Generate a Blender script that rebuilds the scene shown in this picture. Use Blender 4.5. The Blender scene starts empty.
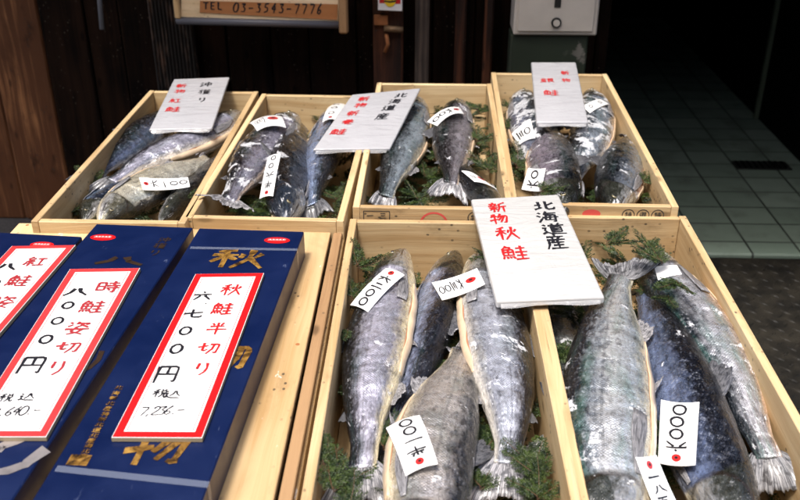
import bpy, bmesh, math, random
import numpy as np
from mathutils import Vector, Matrix, noise as mnoise
from mathutils.bvhtree import BVHTree
random.seed(7); np.random.seed(7)
R = math.radians
S = bpy.context.scene
COL = S.collection

# ------------------------------------------------------------------ camera
CAM = Vector((0, 0, 1.5)); PITCH, YAW, ROLL, FPX = 27.4, 1.9, 0.0, 908.0
cd = bpy.data.cameras.new('camera'); cam = bpy.data.objects.new('camera', cd); COL.objects.link(cam)
cam.location = CAM
ROT = Matrix.Rotation(R(YAW), 3, 'Z') @ Matrix.Rotation(R(90 - PITCH), 3, 'X') @ Matrix.Rotation(R(ROLL), 3, 'Z')
cam.rotation_euler = ROT.to_euler()
cd.sensor_width = 36; cd.lens = FPX / 800 * 36; cd.clip_start = .02; cd.clip_end = 400
cd.dof.use_dof = True; cd.dof.focus_distance = 1.45; cd.dof.aperture_fstop = 7.0
S.camera = cam

# ------------------------------------------------------------------ world, sun, exposure
SUN_EL, SUN_AZ = 70.0, 212.0            # azimuth measured clockwise from +Y: behind the camera, to the left
w = bpy.data.worlds.new('World'); S.world = w; w.use_nodes = True
nt = w.node_tree; nt.nodes.clear()
sky = nt.nodes.new('ShaderNodeTexSky'); sky.sky_type = 'NISHITA'; sky.sun_disc = False
sky.sun_elevation = R(SUN_EL); sky.sun_rotation = R(SUN_AZ); sky.air_density = 1.0; sky.dust_density = 5.0; sky.ozone_density = .6
bg = nt.nodes.new('ShaderNodeBackground'); bg.inputs['Strength'].default_value = .10
wo = nt.nodes.new('ShaderNodeOutputWorld')
nt.links.new(sky.outputs[0], bg.inputs[0]); nt.links.new(bg.outputs[0], wo.inputs[0])
ld = bpy.data.lights.new('sun', 'SUN'); ld.energy = 1.5; ld.angle = R(10.5); ld.color = (1, .97, .93)
sun = bpy.data.objects.new('sun', ld); COL.objects.link(sun)
sd = Vector((math.sin(R(SUN_AZ)) * math.cos(R(SUN_EL)), math.cos(R(SUN_AZ)) * math.cos(R(SUN_EL)), math.sin(R(SUN_EL))))
sun.rotation_euler = sd.to_track_quat('Z', 'Y').to_euler()
S.view_settings.view_transform = 'Standard'; S.view_settings.look = 'None'
S.view_settings.exposure = 1.58; S.view_settings.gamma = 1; S.view_settings.use_curve_mapping = False

# ------------------------------------------------------------------ measuring helpers (photo pixel -> point of the place)
def ray(px, py): return (ROT @ Vector((px - 400, -(py - 250), -FPX))).normalized()
def P(px, py, z):
    d = ray(px, py); return CAM + d * ((z - CAM.z) / d.z)
def PD(px, py, y):
    d = ray(px, py); return CAM + d * ((y - CAM.y) / d.y)
ROTT = ROT.transposed()
def proj(p):
    q = ROTT @ (Vector(p) - CAM); return 400 + FPX * q.x / -q.z, 250 - FPX * q.y / -q.z

# ------------------------------------------------------------------ object helpers
def tag(o, label=None, cat=None, group=None, kind=None):
    if label: o['label'] = label
    if cat: o['category'] = cat
    if group: o['group'] = group
    if kind: o['kind'] = kind
    return o
def empty(name, loc, label, cat, group=None):
    o = bpy.data.objects.new(name, None); o.empty_display_size = .05; COL.objects.link(o); o.location = loc
    return tag(o, label, cat, group)
def origin_of(o):
    v = Vector((0, 0, 0))
    while o is not None: v += o.location; o = o.parent
    return v
class MB:
    """collects geometry in world space; build() links it as one mesh object"""
    def __init__(s): s.v = []; s.f = []; s.uv = []; s.uv2 = []
    def add(s, vs, fs, uvs=None, uv2=None):
        n = len(s.v); s.v += [tuple(p) for p in vs]
        for k, f in enumerate(fs):
            s.f.append([n + i for i in f])
            s.uv += list(uvs[k]) if uvs else [(0, 0)] * len(f)
            if uv2: s.uv2 += list(uv2[k])
    def build(s, name, mat, parent=None, smooth=False, origin=None):
        me = bpy.data.meshes.new(name)
        o0 = origin_of(parent) if parent else Vector(origin or (0, 0, 0))
        me.from_pydata([(a - o0.x, b - o0.y, c - o0.z) for a, b, c in s.v], [], s.f)
        l = me.uv_layers.new(name='UVMap'); l.data.foreach_set('uv', [c for t in s.uv for c in t])
        if s.uv2:
            l2 = me.uv_layers.new(name='arc'); l2.data.foreach_set('uv', [c for t in s.uv2 for c in t])
        if smooth: me.polygons.foreach_set('use_smooth', [True] * len(me.polygons))
        me.materials.append(mat); me.update()
        o = bpy.data.objects.new(name, me); COL.objects.link(o)
        if parent: o.parent = parent
        else: o.location = o0
        return o
def plank(mb, o, ex, ey, ez, size, bev=.0012, wob=0):
    """bevelled board: corner o, unit axes, size; UV u runs along the longest edge, in metres"""
    bm = bmesh.new(); bmesh.ops.create_cube(bm, size=1)
    sx, sy, sz = size
    for v in bm.verts: v.co = Vector(((v.co.x + .5) * sx, (v.co.y + .5) * sy, (v.co.z + .5) * sz))
    la = max(range(3), key=lambda i: size[i])
    if bev: bmesh.ops.bevel(bm, geom=bm.edges[:], offset=bev, segments=1, affect='EDGES')
    ou, ov = random.uniform(0, 9), random.uniform(0, 9)
    vs = [v.co.copy() for v in bm.verts]; fs = []; uvs = []
    bm.normal_update()
    for f in bm.faces:
        n = f.normal; ax = max(range(3), key=lambda i: abs(n[i]))
        oth = [i for i in range(3) if i != ax]
        if la in oth: u, v = la, [i for i in oth if i != la][0]
        else: u, v = oth
        fs.append([q.index for q in f.verts])
        off = 0 if la in oth else 50
        uvs.append([(q.co[u] * (1 if la in oth else .1) + ou + off, q.co[v] + ov + ax * .31) for q in f.verts])
    bm.free()
    o = Vector(o)
    mb.add([o + ex * p.x + ey * p.y + ez * p.z for p in vs], fs, uvs)
X, Y, Z = Vector((1, 0, 0)), Vector((0, 1, 0)), Vector((0, 0, 1))
def box(mb, lo, hi, bev=.002): plank(mb, lo, X, Y, Z, [b - a for a, b in zip(lo, hi)], bev)
def tube(mb, pts, r, n=8, cap=True):
    pts = [Vector(p) for p in pts]; rs = r if isinstance(r, (list, tuple)) else [r] * len(pts)
    vs = []; fs = []; up = None
    for i, p in enumerate(pts):
        t = (pts[min(i + 1, len(pts) - 1)] - pts[max(i - 1, 0)]).normalized()
        a = t.cross(Z if abs(t.z) < .9 else X).normalized(); b = t.cross(a)
        for k in range(n):
            q = 2 * math.pi * k / n; vs.append(p + (a * math.cos(q) + b * math.sin(q)) * rs[i])
    for i in range(len(pts) - 1):
        for k in range(n): fs.append([i * n + k, i * n + (k + 1) % n, (i + 1) * n + (k + 1) % n, (i + 1) * n + k])
    if cap: fs += [list(range(n))[::-1], [(len(pts) - 1) * n + k for k in range(n)]]
    mb.add(vs, fs)

# ------------------------------------------------------------------ material helpers
class NT:
    def __init__(s, name):
        s.m = bpy.data.materials.new(name); s.m.use_nodes = True; s.t = s.m.node_tree; s.t.nodes.clear()
        s.out = s.n('ShaderNodeOutputMaterial'); s.b = s.n('ShaderNodeBsdfPrincipled'); s.l(s.b.outputs[0], s.out.inputs[0])
    def n(s, t, **k):
        o = s.t.nodes.new(t)
        for a, b in k.items(): setattr(o, a, b)
        return o
    def l(s, a, b): s.t.links.new(a, b)
    def put(s, sock, v):
        if hasattr(v, 'is_output') or isinstance(v, bpy.types.NodeSocket): s.l(v, sock)
        else:
            if isinstance(v, (tuple, list)) and len(v) == 3 and sock.type == 'RGBA': v = (*v, 1)
            sock.default_value = v
    def uv(s, name='UVMap'): return s.n('ShaderNodeUVMap', uv_map=name).outputs[0]
    def obj(s): return s.n('ShaderNodeTexCoord').outputs['Object']
    def mapping(s, vec, scale=(1, 1, 1), loc=(0, 0, 0), rot=(0, 0, 0)):
        m = s.n('ShaderNodeMapping'); s.l(vec, m.inputs[0]); m.inputs['Scale'].default_value = scale
        m.inputs['Location'].default_value = loc; m.inputs['Rotation'].default_value = rot; return m.outputs[0]
    def noise(s, vec, scale, detail=3, rough=.5, dist=0, dim='3D'):
        o = s.n('ShaderNodeTexNoise', noise_dimensions=dim); s.l(vec, o.inputs['Vector']); o.inputs['Scale'].default_value = scale
        o.inputs['Detail'].default_value = detail; o.inputs['Roughness'].default_value = rough; o.inputs['Distortion'].default_value = dist
        return o.outputs['Fac']
    def vor(s, vec, scale, feat='F1', rnd=1, out='Distance', dim='3D'):
        o = s.n('ShaderNodeTexVoronoi', feature=feat, voronoi_dimensions=dim); s.l(vec, o.inputs['Vector']); o.inputs['Scale'].default_value = scale
        o.inputs['Randomness'].default_value = rnd; return o.outputs[out]
    def ramp(s, fac, stops, interp='LINEAR'):
        o = s.n('ShaderNodeValToRGB'); s.l(fac, o.inputs[0]); e = o.color_ramp; e.interpolation = interp
        while len(e.elements) < len(stops): e.elements.new(.5)
        for q, (p, c) in zip(e.elements, stops):
            q.position = p; q.color = (*(c if isinstance(c, (tuple, list)) else (c, c, c)), 1)
        return o.outputs[0]
    def math(s, op, a, b=0.0, c=None, clamp=False):
        o = s.n('ShaderNodeMath', operation=op, use_clamp=clamp); s.put(o.inputs[0], a); s.put(o.inputs[1], b)
        if c is not None: s.put(o.inputs[2], c)
        return o.outputs[0]
    def mix(s, fac, a, b, mode='MIX'):
        o = s.n('ShaderNodeMix', data_type='RGBA', blend_type=mode); s.put(o.inputs[0], fac); s.put(o.inputs[6], a); s.put(o.inputs[7], b)
        return o.outputs[2]
    def sep(s, vec):
        o = s.n('ShaderNodeSeparateXYZ'); s.l(vec, o.inputs[0]); return o.outputs
    def comb(s, x, y, z=0.0):
        o = s.n('ShaderNodeCombineXYZ'); s.put(o.inputs[0], x); s.put(o.inputs[1], y); s.put(o.inputs[2], z); return o.outputs[0]
    def bump(s, h, strength, dist, prev=None):
        o = s.n('ShaderNodeBump'); s.put(o.inputs['Height'], h); o.inputs['Strength'].default_value = strength; o.inputs['Distance'].default_value = dist
        if prev is not None: s.l(prev, o.inputs['Normal'])
        return o.outputs[0]
    def set(s, **k):
        names = dict(col='Base Color', rough='Roughness', metal='Metallic', spec='Specular IOR Level', coat='Coat Weight', coatr='Coat Roughness', nor='Normal', cnor='Coat Normal', sss='Subsurface Weight')
        for a, v in k.items(): s.put(s.b.inputs[names[a]], v)
        return s.m
def step(n, x, a, b):
    o = n.n('ShaderNodeMapRange', interpolation_type='SMOOTHSTEP'); n.put(o.inputs['Value'], x)
    o.inputs['From Min'].default_value = a; o.inputs['From Max'].default_value = b; return o.outputs[0]
def simple(name, col, rough=.5, metal=0, var=.0, scale=30, bump=0, coat=0):
    n = NT(name); v = n.obj(); f = n.noise(v, scale, 4)
    c = n.mix(f, tuple(x * (1 - var) for x in col), tuple(min(1, x * (1 + var)) for x in col))
    n.set(col=c, rough=rough, metal=metal, coat=coat, coatr=.1)
    if bump: n.set(nor=n.bump(n.noise(v, scale * 3, 4), .5, bump))
    return n.m
def wood(name, light, dark, grain=1.0, rough=.6, knots=True, dirt=.25, spec=.3, stain=False):
    n = NT(name); uv = n.uv()
    warp = n.noise(n.mapping(uv, (2.2, 9, 1)), 1.0, 2)
    x, y, z = n.sep(uv)
    yy = n.math('ADD', y, n.math('MULTIPLY', warp, .05))
    g1 = n.noise(n.comb(n.math('MULTIPLY', x, 1.6), n.math('MULTIPLY', yy, 60)), 1.0, 3, .6)
    g2 = n.noise(n.comb(n.math('MULTIPLY', x, 9), n.math('MULTIPLY', yy, 420)), 1.0, 3, .6)
    big = n.noise(n.mapping(uv, (3, 7, 1)), 1.0, 3)
    f = n.math('ADD', n.math('MULTIPLY', g1, .75 * grain), n.math('MULTIPLY', g2, .3 * grain))
    f = n.math('ADD', f, n.math('MULTIPLY', n.math('SUBTRACT', big, .5), .9))
    c = n.mix(step(n, f, .3, .85), light, dark)
    if knots:
        k = n.vor(n.mapping(uv, (3.2, 8, 1)), 1.0, dim='2D')
        km = n.math('SUBTRACT', 1.0, step(n, n.math('ADD', k, n.math('MULTIPLY', n.math('SUBTRACT', g2, .5), .05)), .02, .065))
        c = n.mix(n.math('MULTIPLY', km, .7), c, tuple(q * .35 for q in dark))
    st = n.noise(n.mapping(uv, (6, 14, 1), (3, 1, 0)), 1.0, 5, .65)
    c = n.mix(n.math('MULTIPLY', step(n, st, .54, .75), dirt * 1.6), c, tuple(q * .45 for q in dark))
    sp = n.vor(n.mapping(uv, (34, 46, 1), (0, 0, 0), (0, 0, .4)), 1.0, dim='2D')
    c = n.mix(n.math('MULTIPLY', n.math('MULTIPLY', n.math('SUBTRACT', 1.0, step(n, sp, .06, .12)), step(n, st, .50, .60)), min(1, dirt * 2)), c, (.05, .04, .03))
    oi = n.n('ShaderNodeObjectInfo'); c = n.mix(1.0, c, n.ramp(oi.outputs['Random'], [(0, (.74, .70, .66)), (.5, (.93, .92, .90)), (1, (1.0, 1.0, 1.0))]), 'MULTIPLY')
    wet = n.noise(n.mapping(uv, (2.5, 5, 1), (7, 2, 0)), 1.0, 5, .6, .6); c = n.mix(n.math('MULTIPLY', step(n, wet, .55, .62), dirt * .55), c, tuple(q * .55 for q in dark))
    if stain:
        ws = n.noise(n.mapping(uv, (11, 24, 1), (1, 8, 0)), 1.0, 4, .7); c = n.mix(n.math('MULTIPLY', step(n, ws, .66, .70), .7), c, (.74, .72, .68))
    n.set(col=c, rough=rough, spec=spec, nor=n.bump(n.math('ADD', g2, g1), .35, .0012))
    return n.m

M = {}
M['box'] = wood('pale_pine', (.62, .475, .275), (.43, .285, .135), dirt=.42, grain=1.1)
M['crate'] = wood('crate_pine', (.61, .44, .24), (.44, .275, .115), dirt=.42, stain=True)
M['crate_dark'] = wood('weathered_brown_batten', (.36, .22, .11), (.20, .11, .05))
M['oldwood'] = wood('old_timber', (.56, .25, .10), (.12, .045, .017), grain=1.5, rough=.8, dirt=.75)
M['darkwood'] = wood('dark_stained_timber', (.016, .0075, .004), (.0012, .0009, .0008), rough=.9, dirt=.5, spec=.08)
M['rustwood'] = wood('reddish_worn_timber', (.12, .04, .017), (.012, .005, .003), grain=1.2, rough=.75, dirt=.7)
M['greywood'] = wood('grey_weathered_post', (.13, .10, .082), (.02, .016, .014), grain=1.2, rough=.8)
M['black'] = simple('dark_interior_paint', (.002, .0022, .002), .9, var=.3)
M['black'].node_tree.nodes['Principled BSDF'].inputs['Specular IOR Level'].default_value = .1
M['ink'] = simple('black_ink', (.012, .012, .016), .35)
M['redink'] = simple('red_ink', (.40, .012, .014), .4, var=.25, scale=150)
M['pinkink'] = simple('faded_red_ink', (.30, .022, .028), .45, var=.35, scale=150)
M['redprint'] = simple('red_print', (.50, .008, .010), .3, var=.1)
M['fadedred'] = simple('faded_red_print', (.42, .032, .034), .35, var=.25)
n = NT('gold_foil'); v = n.obj(); f = n.noise(v, 38, 4, .7, 1.0)
M['gold'] = n.set(col=n.ramp(f, [(.36, (.03, .016, .008)), (.48, (.17, .085, .018)), (.66, (.44, .25, .06))]), rough=.3, metal=.3, nor=n.bump(f, .4, .002))
M['foilbrown'] = simple('worn_gold_foil', (.055, .032, .02), .4, .6, var=.5, scale=80)
M['silverfoil'] = simple('pale_foil', (.55, .5, .48), .35, .8, var=.5, scale=50, bump=.001)
M['steel'] = simple('brushed_steel', (.60, .56, .50), .42, .3, var=.18, scale=14)
M['steel_dark'] = simple('dark_steel', (.03, .03, .03), .4, .6)
M['rust'] = simple('rusty_iron', (.34, .13, .045), .7, .3, var=.6, scale=60, bump=.001)
M['whitepole'] = simple('grey_painted_metal', (.2, .21, .24), .5)
M['stampred'] = simple('red_stamp', (.55, .07, .06), .6)
M['stampblack'] = simple('black_stamp', (.03, .028, .025), .7, var=.5, scale=300)

# ------------------------------------------------------------------ writing: brush strokes on a 100 x 100 cell, y down
GLYPH = {
'北': '10,42 38,40;28,12 28,76;5,82 38,66;92,26 62,46;60,10 60,78 68,86 95,82 95,66',
'海': '12,14 22,24;6,40 17,50;8,92 26,62;48,6 34,32;38,20 92,18;44,36 36,76 86,75;44,36 86,34 82,92 70,88;28,56 98,54;62,38 57,74',
'道': '48,6 54,16;80,4 72,16;34,22 98,20;64,22 58,33;44,34 44,76;44,34 84,33 84,76;44,48 84,47;44,62 84,61;44,75 84,75;12,14 22,24;6,42 22,40 14,62 24,74;4,92 20,78 40,90 99,93',
'産': '50,2 50,14;14,16 88,14;34,20 40,30;68,18 58,32;12,37 92,34;18,36 16,66 4,96;38,42 28,58;34,54 84,52;56,42 56,90;34,71 80,69;22,91 94,90',
'新': '26,4 28,14;8,18 48,16;16,22 20,34;40,20 34,34;4,38 52,36;6,54 50,52;28,38 28,96 22,90;26,58 6,78;32,60 48,74;88,8 60,20;60,20 58,60 46,94;60,46 98,44;80,46 80,98',
'物': '18,12 8,36;12,30 44,26;28,6 28,98;4,66 46,54;60,6 44,40;54,26 94,24 84,88 72,84;68,28 46,66;82,28 56,84',
'秋': '42,6 12,16;6,32 50,30;28,14 28,96;26,36 4,68;32,40 48,56;60,28 56,46;92,24 82,42;74,6 72,50 44,96;74,48 99,94',
'鮭': '22,4 6,26;18,14 38,13 30,26;8,28 8,66;8,28 46,27 46,66;26,28 26,66;8,46 46,46;8,66 46,66;8,76 4,90;20,76 22,88;32,75 35,87;43,74 50,88;58,20 94,19;76,6 76,46;54,46 98,44;58,68 94,67;76,50 76,92;52,92 99,90',
'銀': '26,4 4,36;26,6 48,28;14,36 40,35;10,52 44,51;26,36 26,88;14,62 18,74;40,60 34,74;4,90 48,84;60,10 60,90 74,82;60,10 90,9 90,44;60,28 90,27;60,44 90,44;94,54 78,64;72,46 78,70 99,95',
'紅': '26,4 10,24 26,34;42,18 10,48;10,48 44,44;38,38 46,50;26,48 26,92;12,60 4,80;38,58 46,74;56,22 94,20;75,22 75,82;50,84 99,81',
'沖': '12,14 24,24;6,40 18,50;8,92 28,60;40,30 40,64;40,30 90,28 88,64;40,63 88,62;64,4 64,99',
'獲': '30,6 6,34;8,14 28,40 26,90 16,86;28,44 4,72;40,14 96,13;54,4 54,24;80,4 80,24;54,28 40,48;48,40 48,68;66,28 72,36;48,40 94,39;70,38 70,68;50,50 90,50;50,59 90,59;46,68 96,67;46,76 86,75 42,98;52,78 70,90 98,98',
'り': '28,12 24,50 32,46;68,8 74,44 66,72 44,96',
'時': '8,18 8,78;8,18 38,16 38,78;8,46 38,45;8,76 38,75;52,22 92,20;72,6 72,40;46,42 98,40;48,60 98,58;82,46 82,96 70,90;58,68 66,80',
'姿': '12,10 22,20;8,40 26,26;46,6 36,24;44,18 88,16 78,28;62,20 58,34 38,48;62,30 90,48;4,62 98,59;44,48 28,78 78,97;70,62 54,84 18,98',
'切': '4,40 46,28;24,10 24,66 34,68 46,58;54,20 93,18 86,86 72,80;70,22 66,56 46,94',
'半': '26,10 34,26;74,8 64,26;18,36 82,34;6,60 96,57;50,6 50,98',
'円': '14,14 14,96;14,14 86,12 86,92 74,86;50,14 50,52;14,53 86,51',
'税': '42,6 12,16;6,32 50,30;28,14 28,96;26,36 4,66;32,40 46,54;60,6 66,16;88,4 80,18;60,24 60,48;60,24 90,23 90,48;60,47 90,47;68,48 64,74 46,96;80,48 80,84 86,90 99,86 99,74',
'込': '12,14 22,24;6,42 22,40 14,62 24,74;4,90 20,78 40,90 99,92;62,14 56,44 36,72;58,16 70,12 78,46 98,70',
'巻': '30,6 36,18;70,4 62,18;14,26 86,24;4,43 96,40;50,6 50,42;46,42 6,72;58,42 96,70;34,60 64,59 64,74;34,74 64,73;34,60 34,90 42,95 80,93 82,80',
'特': '18,12 8,36;12,30 44,26;28,6 28,98;4,66 46,54;52,22 92,20;72,6 72,40;46,42 98,40;48,60 98,58;82,46 82,96 70,90;58,68 66,80',
'選': '30,8 54,8 54,24 32,24;62,8 90,8 90,24 64,24;34,40 94,40;50,30 50,56;78,30 78,56;28,58 98,57;50,64 40,76;74,64 86,76;12,14 22,24;6,42 22,40 14,62 24,74;4,92 20,80 40,92 99,93',
'六': '50,4 55,20;6,38 96,34;36,50 8,94;62,50 94,92', '七': '6,48 94,34;44,6 44,76 54,88 90,84 92,68',
'八': '38,18 30,60 6,92;58,12 66,50 96,88', '一': '8,54 92,46', '二': '24,26 76,24;6,80 94,76', '三': '18,18 82,16;24,50 76,48;6,86 94,82',
'五': '14,14 86,12;46,14 34,90;22,46 74,44 70,88;4,91 96,89',
'〇': 'O50,50,40,44', '0': 'O50,50,34,44', '1': '55,8 50,92', '2': '22,28 38,8 68,14 66,40 18,90 82,88', '3': '24,16 70,10 42,44 74,56 66,88 20,86',
'4': '62,8 20,60 84,58;62,34 58,94', '5': '76,10 34,12 28,44 66,46 70,78 22,90', '6': '64,8 30,48 26,80 52,92 72,72 58,54 30,66', '7': '18,14 80,12 46,92', '8': '68,18 34,16 36,40 66,56 66,84 32,86 34,58 70,30 66,16',
',': '50,82 36,104', '.': '48,84 54,90', '-': '22,54 80,52', 'T': '10,12 92,12;50,12 50,92', 'E': '20,10 20,90 82,90;20,10 80,10;20,50 70,50', 'L': '22,8 22,90 84,90', '・': '40,40 60,60'}
def strokes(ch):
    out = []
    for s in GLYPH[ch].split(';'):
        if s[0] == 'O':
            cx, cy, rx, ry = map(float, s[1:].split(','))
            out.append([(cx + rx * math.cos(R(a - 100)), cy + ry * math.sin(R(a - 100))) for a in range(0, 371, 14)])
        else: out.append([tuple(map(float, p.split(','))) for p in s.split()])
    return out
def round_corners(p):
    if len(p) < 3: return p
    if len(p) > 12: return p
    q = [p[0]]
    for i in range(1, len(p) - 1):
        a, b, c = [np.array(x) for x in p[i - 1:i + 2]]
        u = b + (a - b) * .18; v = b + (c - b) * .18
        q += [tuple(u), tuple(.25 * u + .5 * b + .25 * v), tuple(v)]
    return q + [p[-1]]
def densify(p, n=2):
    q = []
    for a, b in zip(p[:-1], p[1:]):
        for k in range(n): q.append(tuple(np.array(a) + (np.array(b) - np.array(a)) * k / n))
    return q + [p[-1]]
class Writing:
    def __init__(s, mapf): s.mb = MB(); s.mapf = mapf; s.k = 0
    def poly(s, pts, wd, taper=True, jit=0):
        """pts in metres on the face, wd = stroke width"""
        pts = densify(pts, 3 if len(pts) < 8 else 1)
        n = len(pts); A = np.array(pts); vs = []
        h = .0006 + .00002 * (s.k % 40); s.k += 1
        for i in range(n):
            t = A[min(i + 1, n - 1)] - A[max(i - 1, 0)]; t = t / (np.linalg.norm(t) + 1e-9); m = np.array((-t[1], t[0]))
            q = i / (n - 1)
            ww = wd * (1.0 if not taper else (1.15 - .25 * math.sin(q * math.pi) - .45 * max(0, q - .7) / .3)) * random.uniform(1 - jit, 1 + jit)
            a = A[i] + m * ww / 2; b = A[i] - m * ww / 2
            if i == 0: a = a - t * wd * .3; b = b - t * wd * .1
            vs += [s.mapf(a[0], a[1], h), s.mapf(b[0], b[1], h)]
        s.mb.add(vs, [[2 * i, 2 * i + 1, 2 * i + 3, 2 * i + 2] for i in range(n - 1)])
    def char(s, ch, cx, cy, sx, sy, wd, slant=0, ang=0, jit=.12):
        ca, sa = math.cos(ang), math.sin(ang)
        for st in strokes(ch):
            p = []
            for x, y in round_corners(st):
                u = (x - 50) / 100 * sx + random.uniform(-.012, .012) * sx; v = (y - 50) / 100 * sy + random.uniform(-.012, .012) * sy
                u -= v * slant
                p.append((cx + u * ca - v * sa, cy + u * sa + v * ca))
            s.poly(p, wd, len(p) < 20, jit)
    def ellipse(s, cx, cy, rx, ry, n=24, h=.0003, ring=None):
        vs = []; fs = []
        if ring is None:
            vs = [s.mapf(cx, cy, h)] + [s.mapf(cx + rx * math.cos(2 * math.pi * k / n), cy + ry * math.sin(2 * math.pi * k / n), h) for k in range(n)]
            fs = [[0, 1 + k, 1 + (k + 1) % n] for k in range(n)]
        else:
            for q in (1, 1 - ring): vs += [s.mapf(cx + q * rx * math.cos(2 * math.pi * k / n), cy + q * ry * math.sin(2 * math.pi * k / n), h) for k in range(n)]
            fs = [[k, (k + 1) % n, n + (k + 1) % n, n + k] for k in range(n)]
        s.mb.add(vs, fs)
    def rect(s, x0, y0, x1, y1, h=.0003, nx=1, ny=1):
        vs = []; fs = []
        for j in range(ny + 1):
            for i in range(nx + 1): vs.append(s.mapf(x0 + (x1 - x0) * i / nx, y0 + (y1 - y0) * j / ny, h))
        for j in range(ny):
            for i in range(nx): a = j * (nx + 1) + i; fs.append([a, a + 1, a + nx + 2, a + nx + 1])
        s.mb.add(vs, fs)
    def build(s, name, mat, parent): return s.mb.build(name, mat, parent)
class Quad:
    """a flat face through four corners (TL, TR, BR, BL); maps metres on the face to the place"""
    def __init__(s, TL, TR, BR, BL):
        s.c = [Vector(p) for p in (TL, TR, BR, BL)]
        s.w = ((s.c[1] - s.c[0]).length + (s.c[2] - s.c[3]).length) / 2; s.h = ((s.c[3] - s.c[0]).length + (s.c[2] - s.c[1]).length) / 2
        s.n = (s.c[1] - s.c[0]).cross(s.c[3] - s.c[0]).normalized()
        if s.n.z < 0 and abs(s.n.z) > .3: s.n = -s.n
    def at(s, u, v): a, b, c, d = s.c; return (a * (1 - u) + b * u) * (1 - v) + (d * (1 - u) + c * u) * v
    def map(s, x, y, h=0): return s.at(x / s.w, y / s.h) + s.n * h
    def inv(s, px, py):
        u = v = .5
        for _ in range(12):
            x, y = proj(s.at(u, v)); e = 1e-3
            xu, yu = proj(s.at(u + e, v)); xv, yv = proj(s.at(u, v + e))
            J = np.array([[(xu - x) / e, (xv - x) / e], [(yu - y) / e, (yv - y) / e]])
            d = np.linalg.solve(J, np.array([px - x, py - y])); u += d[0]; v += d[1]
        return u * s.w, v * s.h

# ------------------------------------------------------------------ the setting
def sheet(name, x0, x1, y0, y1, z, mat):
    mb = MB(); mb.add([(x0, y0, z), (x1, y0, z), (x1, y1, z), (x0, y1, z)], [[0, 1, 2, 3]], [[(x0, y0), (x1, y0), (x1, y1), (x0, y1)]])
    return tag(mb.build(name, mat), kind='structure')
n = NT('asphalt'); v = n.obj(); f = n.noise(v, 90, 5, .7)
n.set(col=n.mix(step(n, f, .35, .7), (.03, .03, .032), (.07, .068, .066)), rough=.85, nor=n.bump(f, .6, .004)); M['asphalt'] = n.m
sheet('ground', -150, 150, -150, 150, 0, M['asphalt'])
# tiled shop floor
n = NT('grey_green_floor_tile'); uv = n.uv()
br = n.n('ShaderNodeTexBrick', offset=0.0, squash=1.0); n.l(n.mapping(uv, (1, 1, 1), (.066, .055, 0)), br.inputs['Vector'])
br.inputs['Scale'].default_value = 1; br.inputs['Mortar Size'].default_value = .0045; br.inputs['Mortar Smooth'].default_value = .3
br.inputs['Brick Width'].default_value = .172; br.inputs['Row Height'].default_value = .150
br.inputs['Color1'].default_value = (.16, .22, .175, 1); br.inputs['Color2'].default_value = (.23, .30, .245, 1); br.inputs['Mortar'].default_value = (.004, .005, .004, 1)
g = n.noise(uv, 260, 3, .7); g2 = n.noise(uv, 5, 5, .6)
c = n.mix(n.math('MULTIPLY', g, .4), br.outputs['Color'], (.11, .14, .115))
c = n.mix(n.math('MULTIPLY', step(n, g2, .5, .72), .7), c, (.10, .12, .10))
n.set(col=c, rough=n.ramp(g2, [(.3, .45), (.7, .8)]), nor=n.bump(n.math('MULTIPLY', br.outputs['Fac'], -1.0), .5, .004)); M['tile'] = n.m
TX0, TX1, TY0, TY1, TZ = .35, 2.05, 2.86, 6.4, .022
mb = MB(); plank(mb, (TX0, TY0, .0), X, Y, Z, (TX1 - TX0, TY1 - TY0, TZ), .006)
mb.uv = []
for f in mb.f: mb.uv += [(mb.v[i][0] - TX0, mb.v[i][1] - TY0) for i in f]
tag(mb.build('tile_floor', M['tile']), kind='structure')
# steel chequer plate in front of the doorway
n = NT('worn_chequer_plate'); v = n.obj(); f = n.noise(v, 14, 5, .65); f2 = n.noise(v, 120, 3, .6)
n.set(col=n.mix(step(n, f, .35, .7), (.006, .0055, .0045), (.022, .019, .014)), metal=.0, spec=.25, rough=n.ramp(f2, [(.3, .45), (.7, .75)]), nor=n.bump(f2, .3, .001)); M['plate'] = n.m
mb = MB(); px0, px1, py0, py1 = .3, 2.3, 1.0, 2.84
box(mb, (px0, py0, .004), (px1, py1, .016), .002)
k = 0; y = py0 + .02
while y < py1 - .02:
    x = px0 + .02 + (.0 if k % 2 else .026)
    while x < px1 - .03:
        a = R(45 if (k % 2) else -45); dx, dy = math.cos(a), math.sin(a); c = Vector((x, y, .0161))
        e = Vector((dx, dy, 0)); s_ = Vector((-dy, dx, 0)); hl, hw = .017, .0042
        vs = [c - e * hl, c + s_ * hw, c + e * hl, c - s_ * hw, c - e * hl * .55 + Z * .002, c + s_ * hw * .4 + Z * .0026, c + e * hl * .55 + Z * .002, c - s_ * hw * .4 + Z * .0026]
        mb.add(vs, [[0, 3, 7, 4], [3, 2, 6, 7], [2, 1, 5, 6], [1, 0, 4, 5], [4, 7, 6, 5]])
        x += .052
    y += .026; k += 1
tag(mb.build('steel_floor', M['plate']), kind='structure')

# unseen building block, added behind the camera to cut off the low sky
M['facade'] = simple('grey_blocker_wall', (.22, .21, .20), .8, var=.2, scale=2)
t = empty('sky_blocker', (0, -6.5, 0), 'plain grey block added behind the viewer to cut off the low sky', 'building')
mb = MB(); box(mb, (-16, -9, 0), (16, -6, 8.0), .02); mb.build('wall', M['facade'], t)
for k in range(8):
    mb = MB(); box(mb, (-14.6 + k * 3.7, -5.999, 4.2), (-12.6 + k * 3.7, -5.95, 6.2), .01); mb.build('window', M['black'], t)
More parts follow.
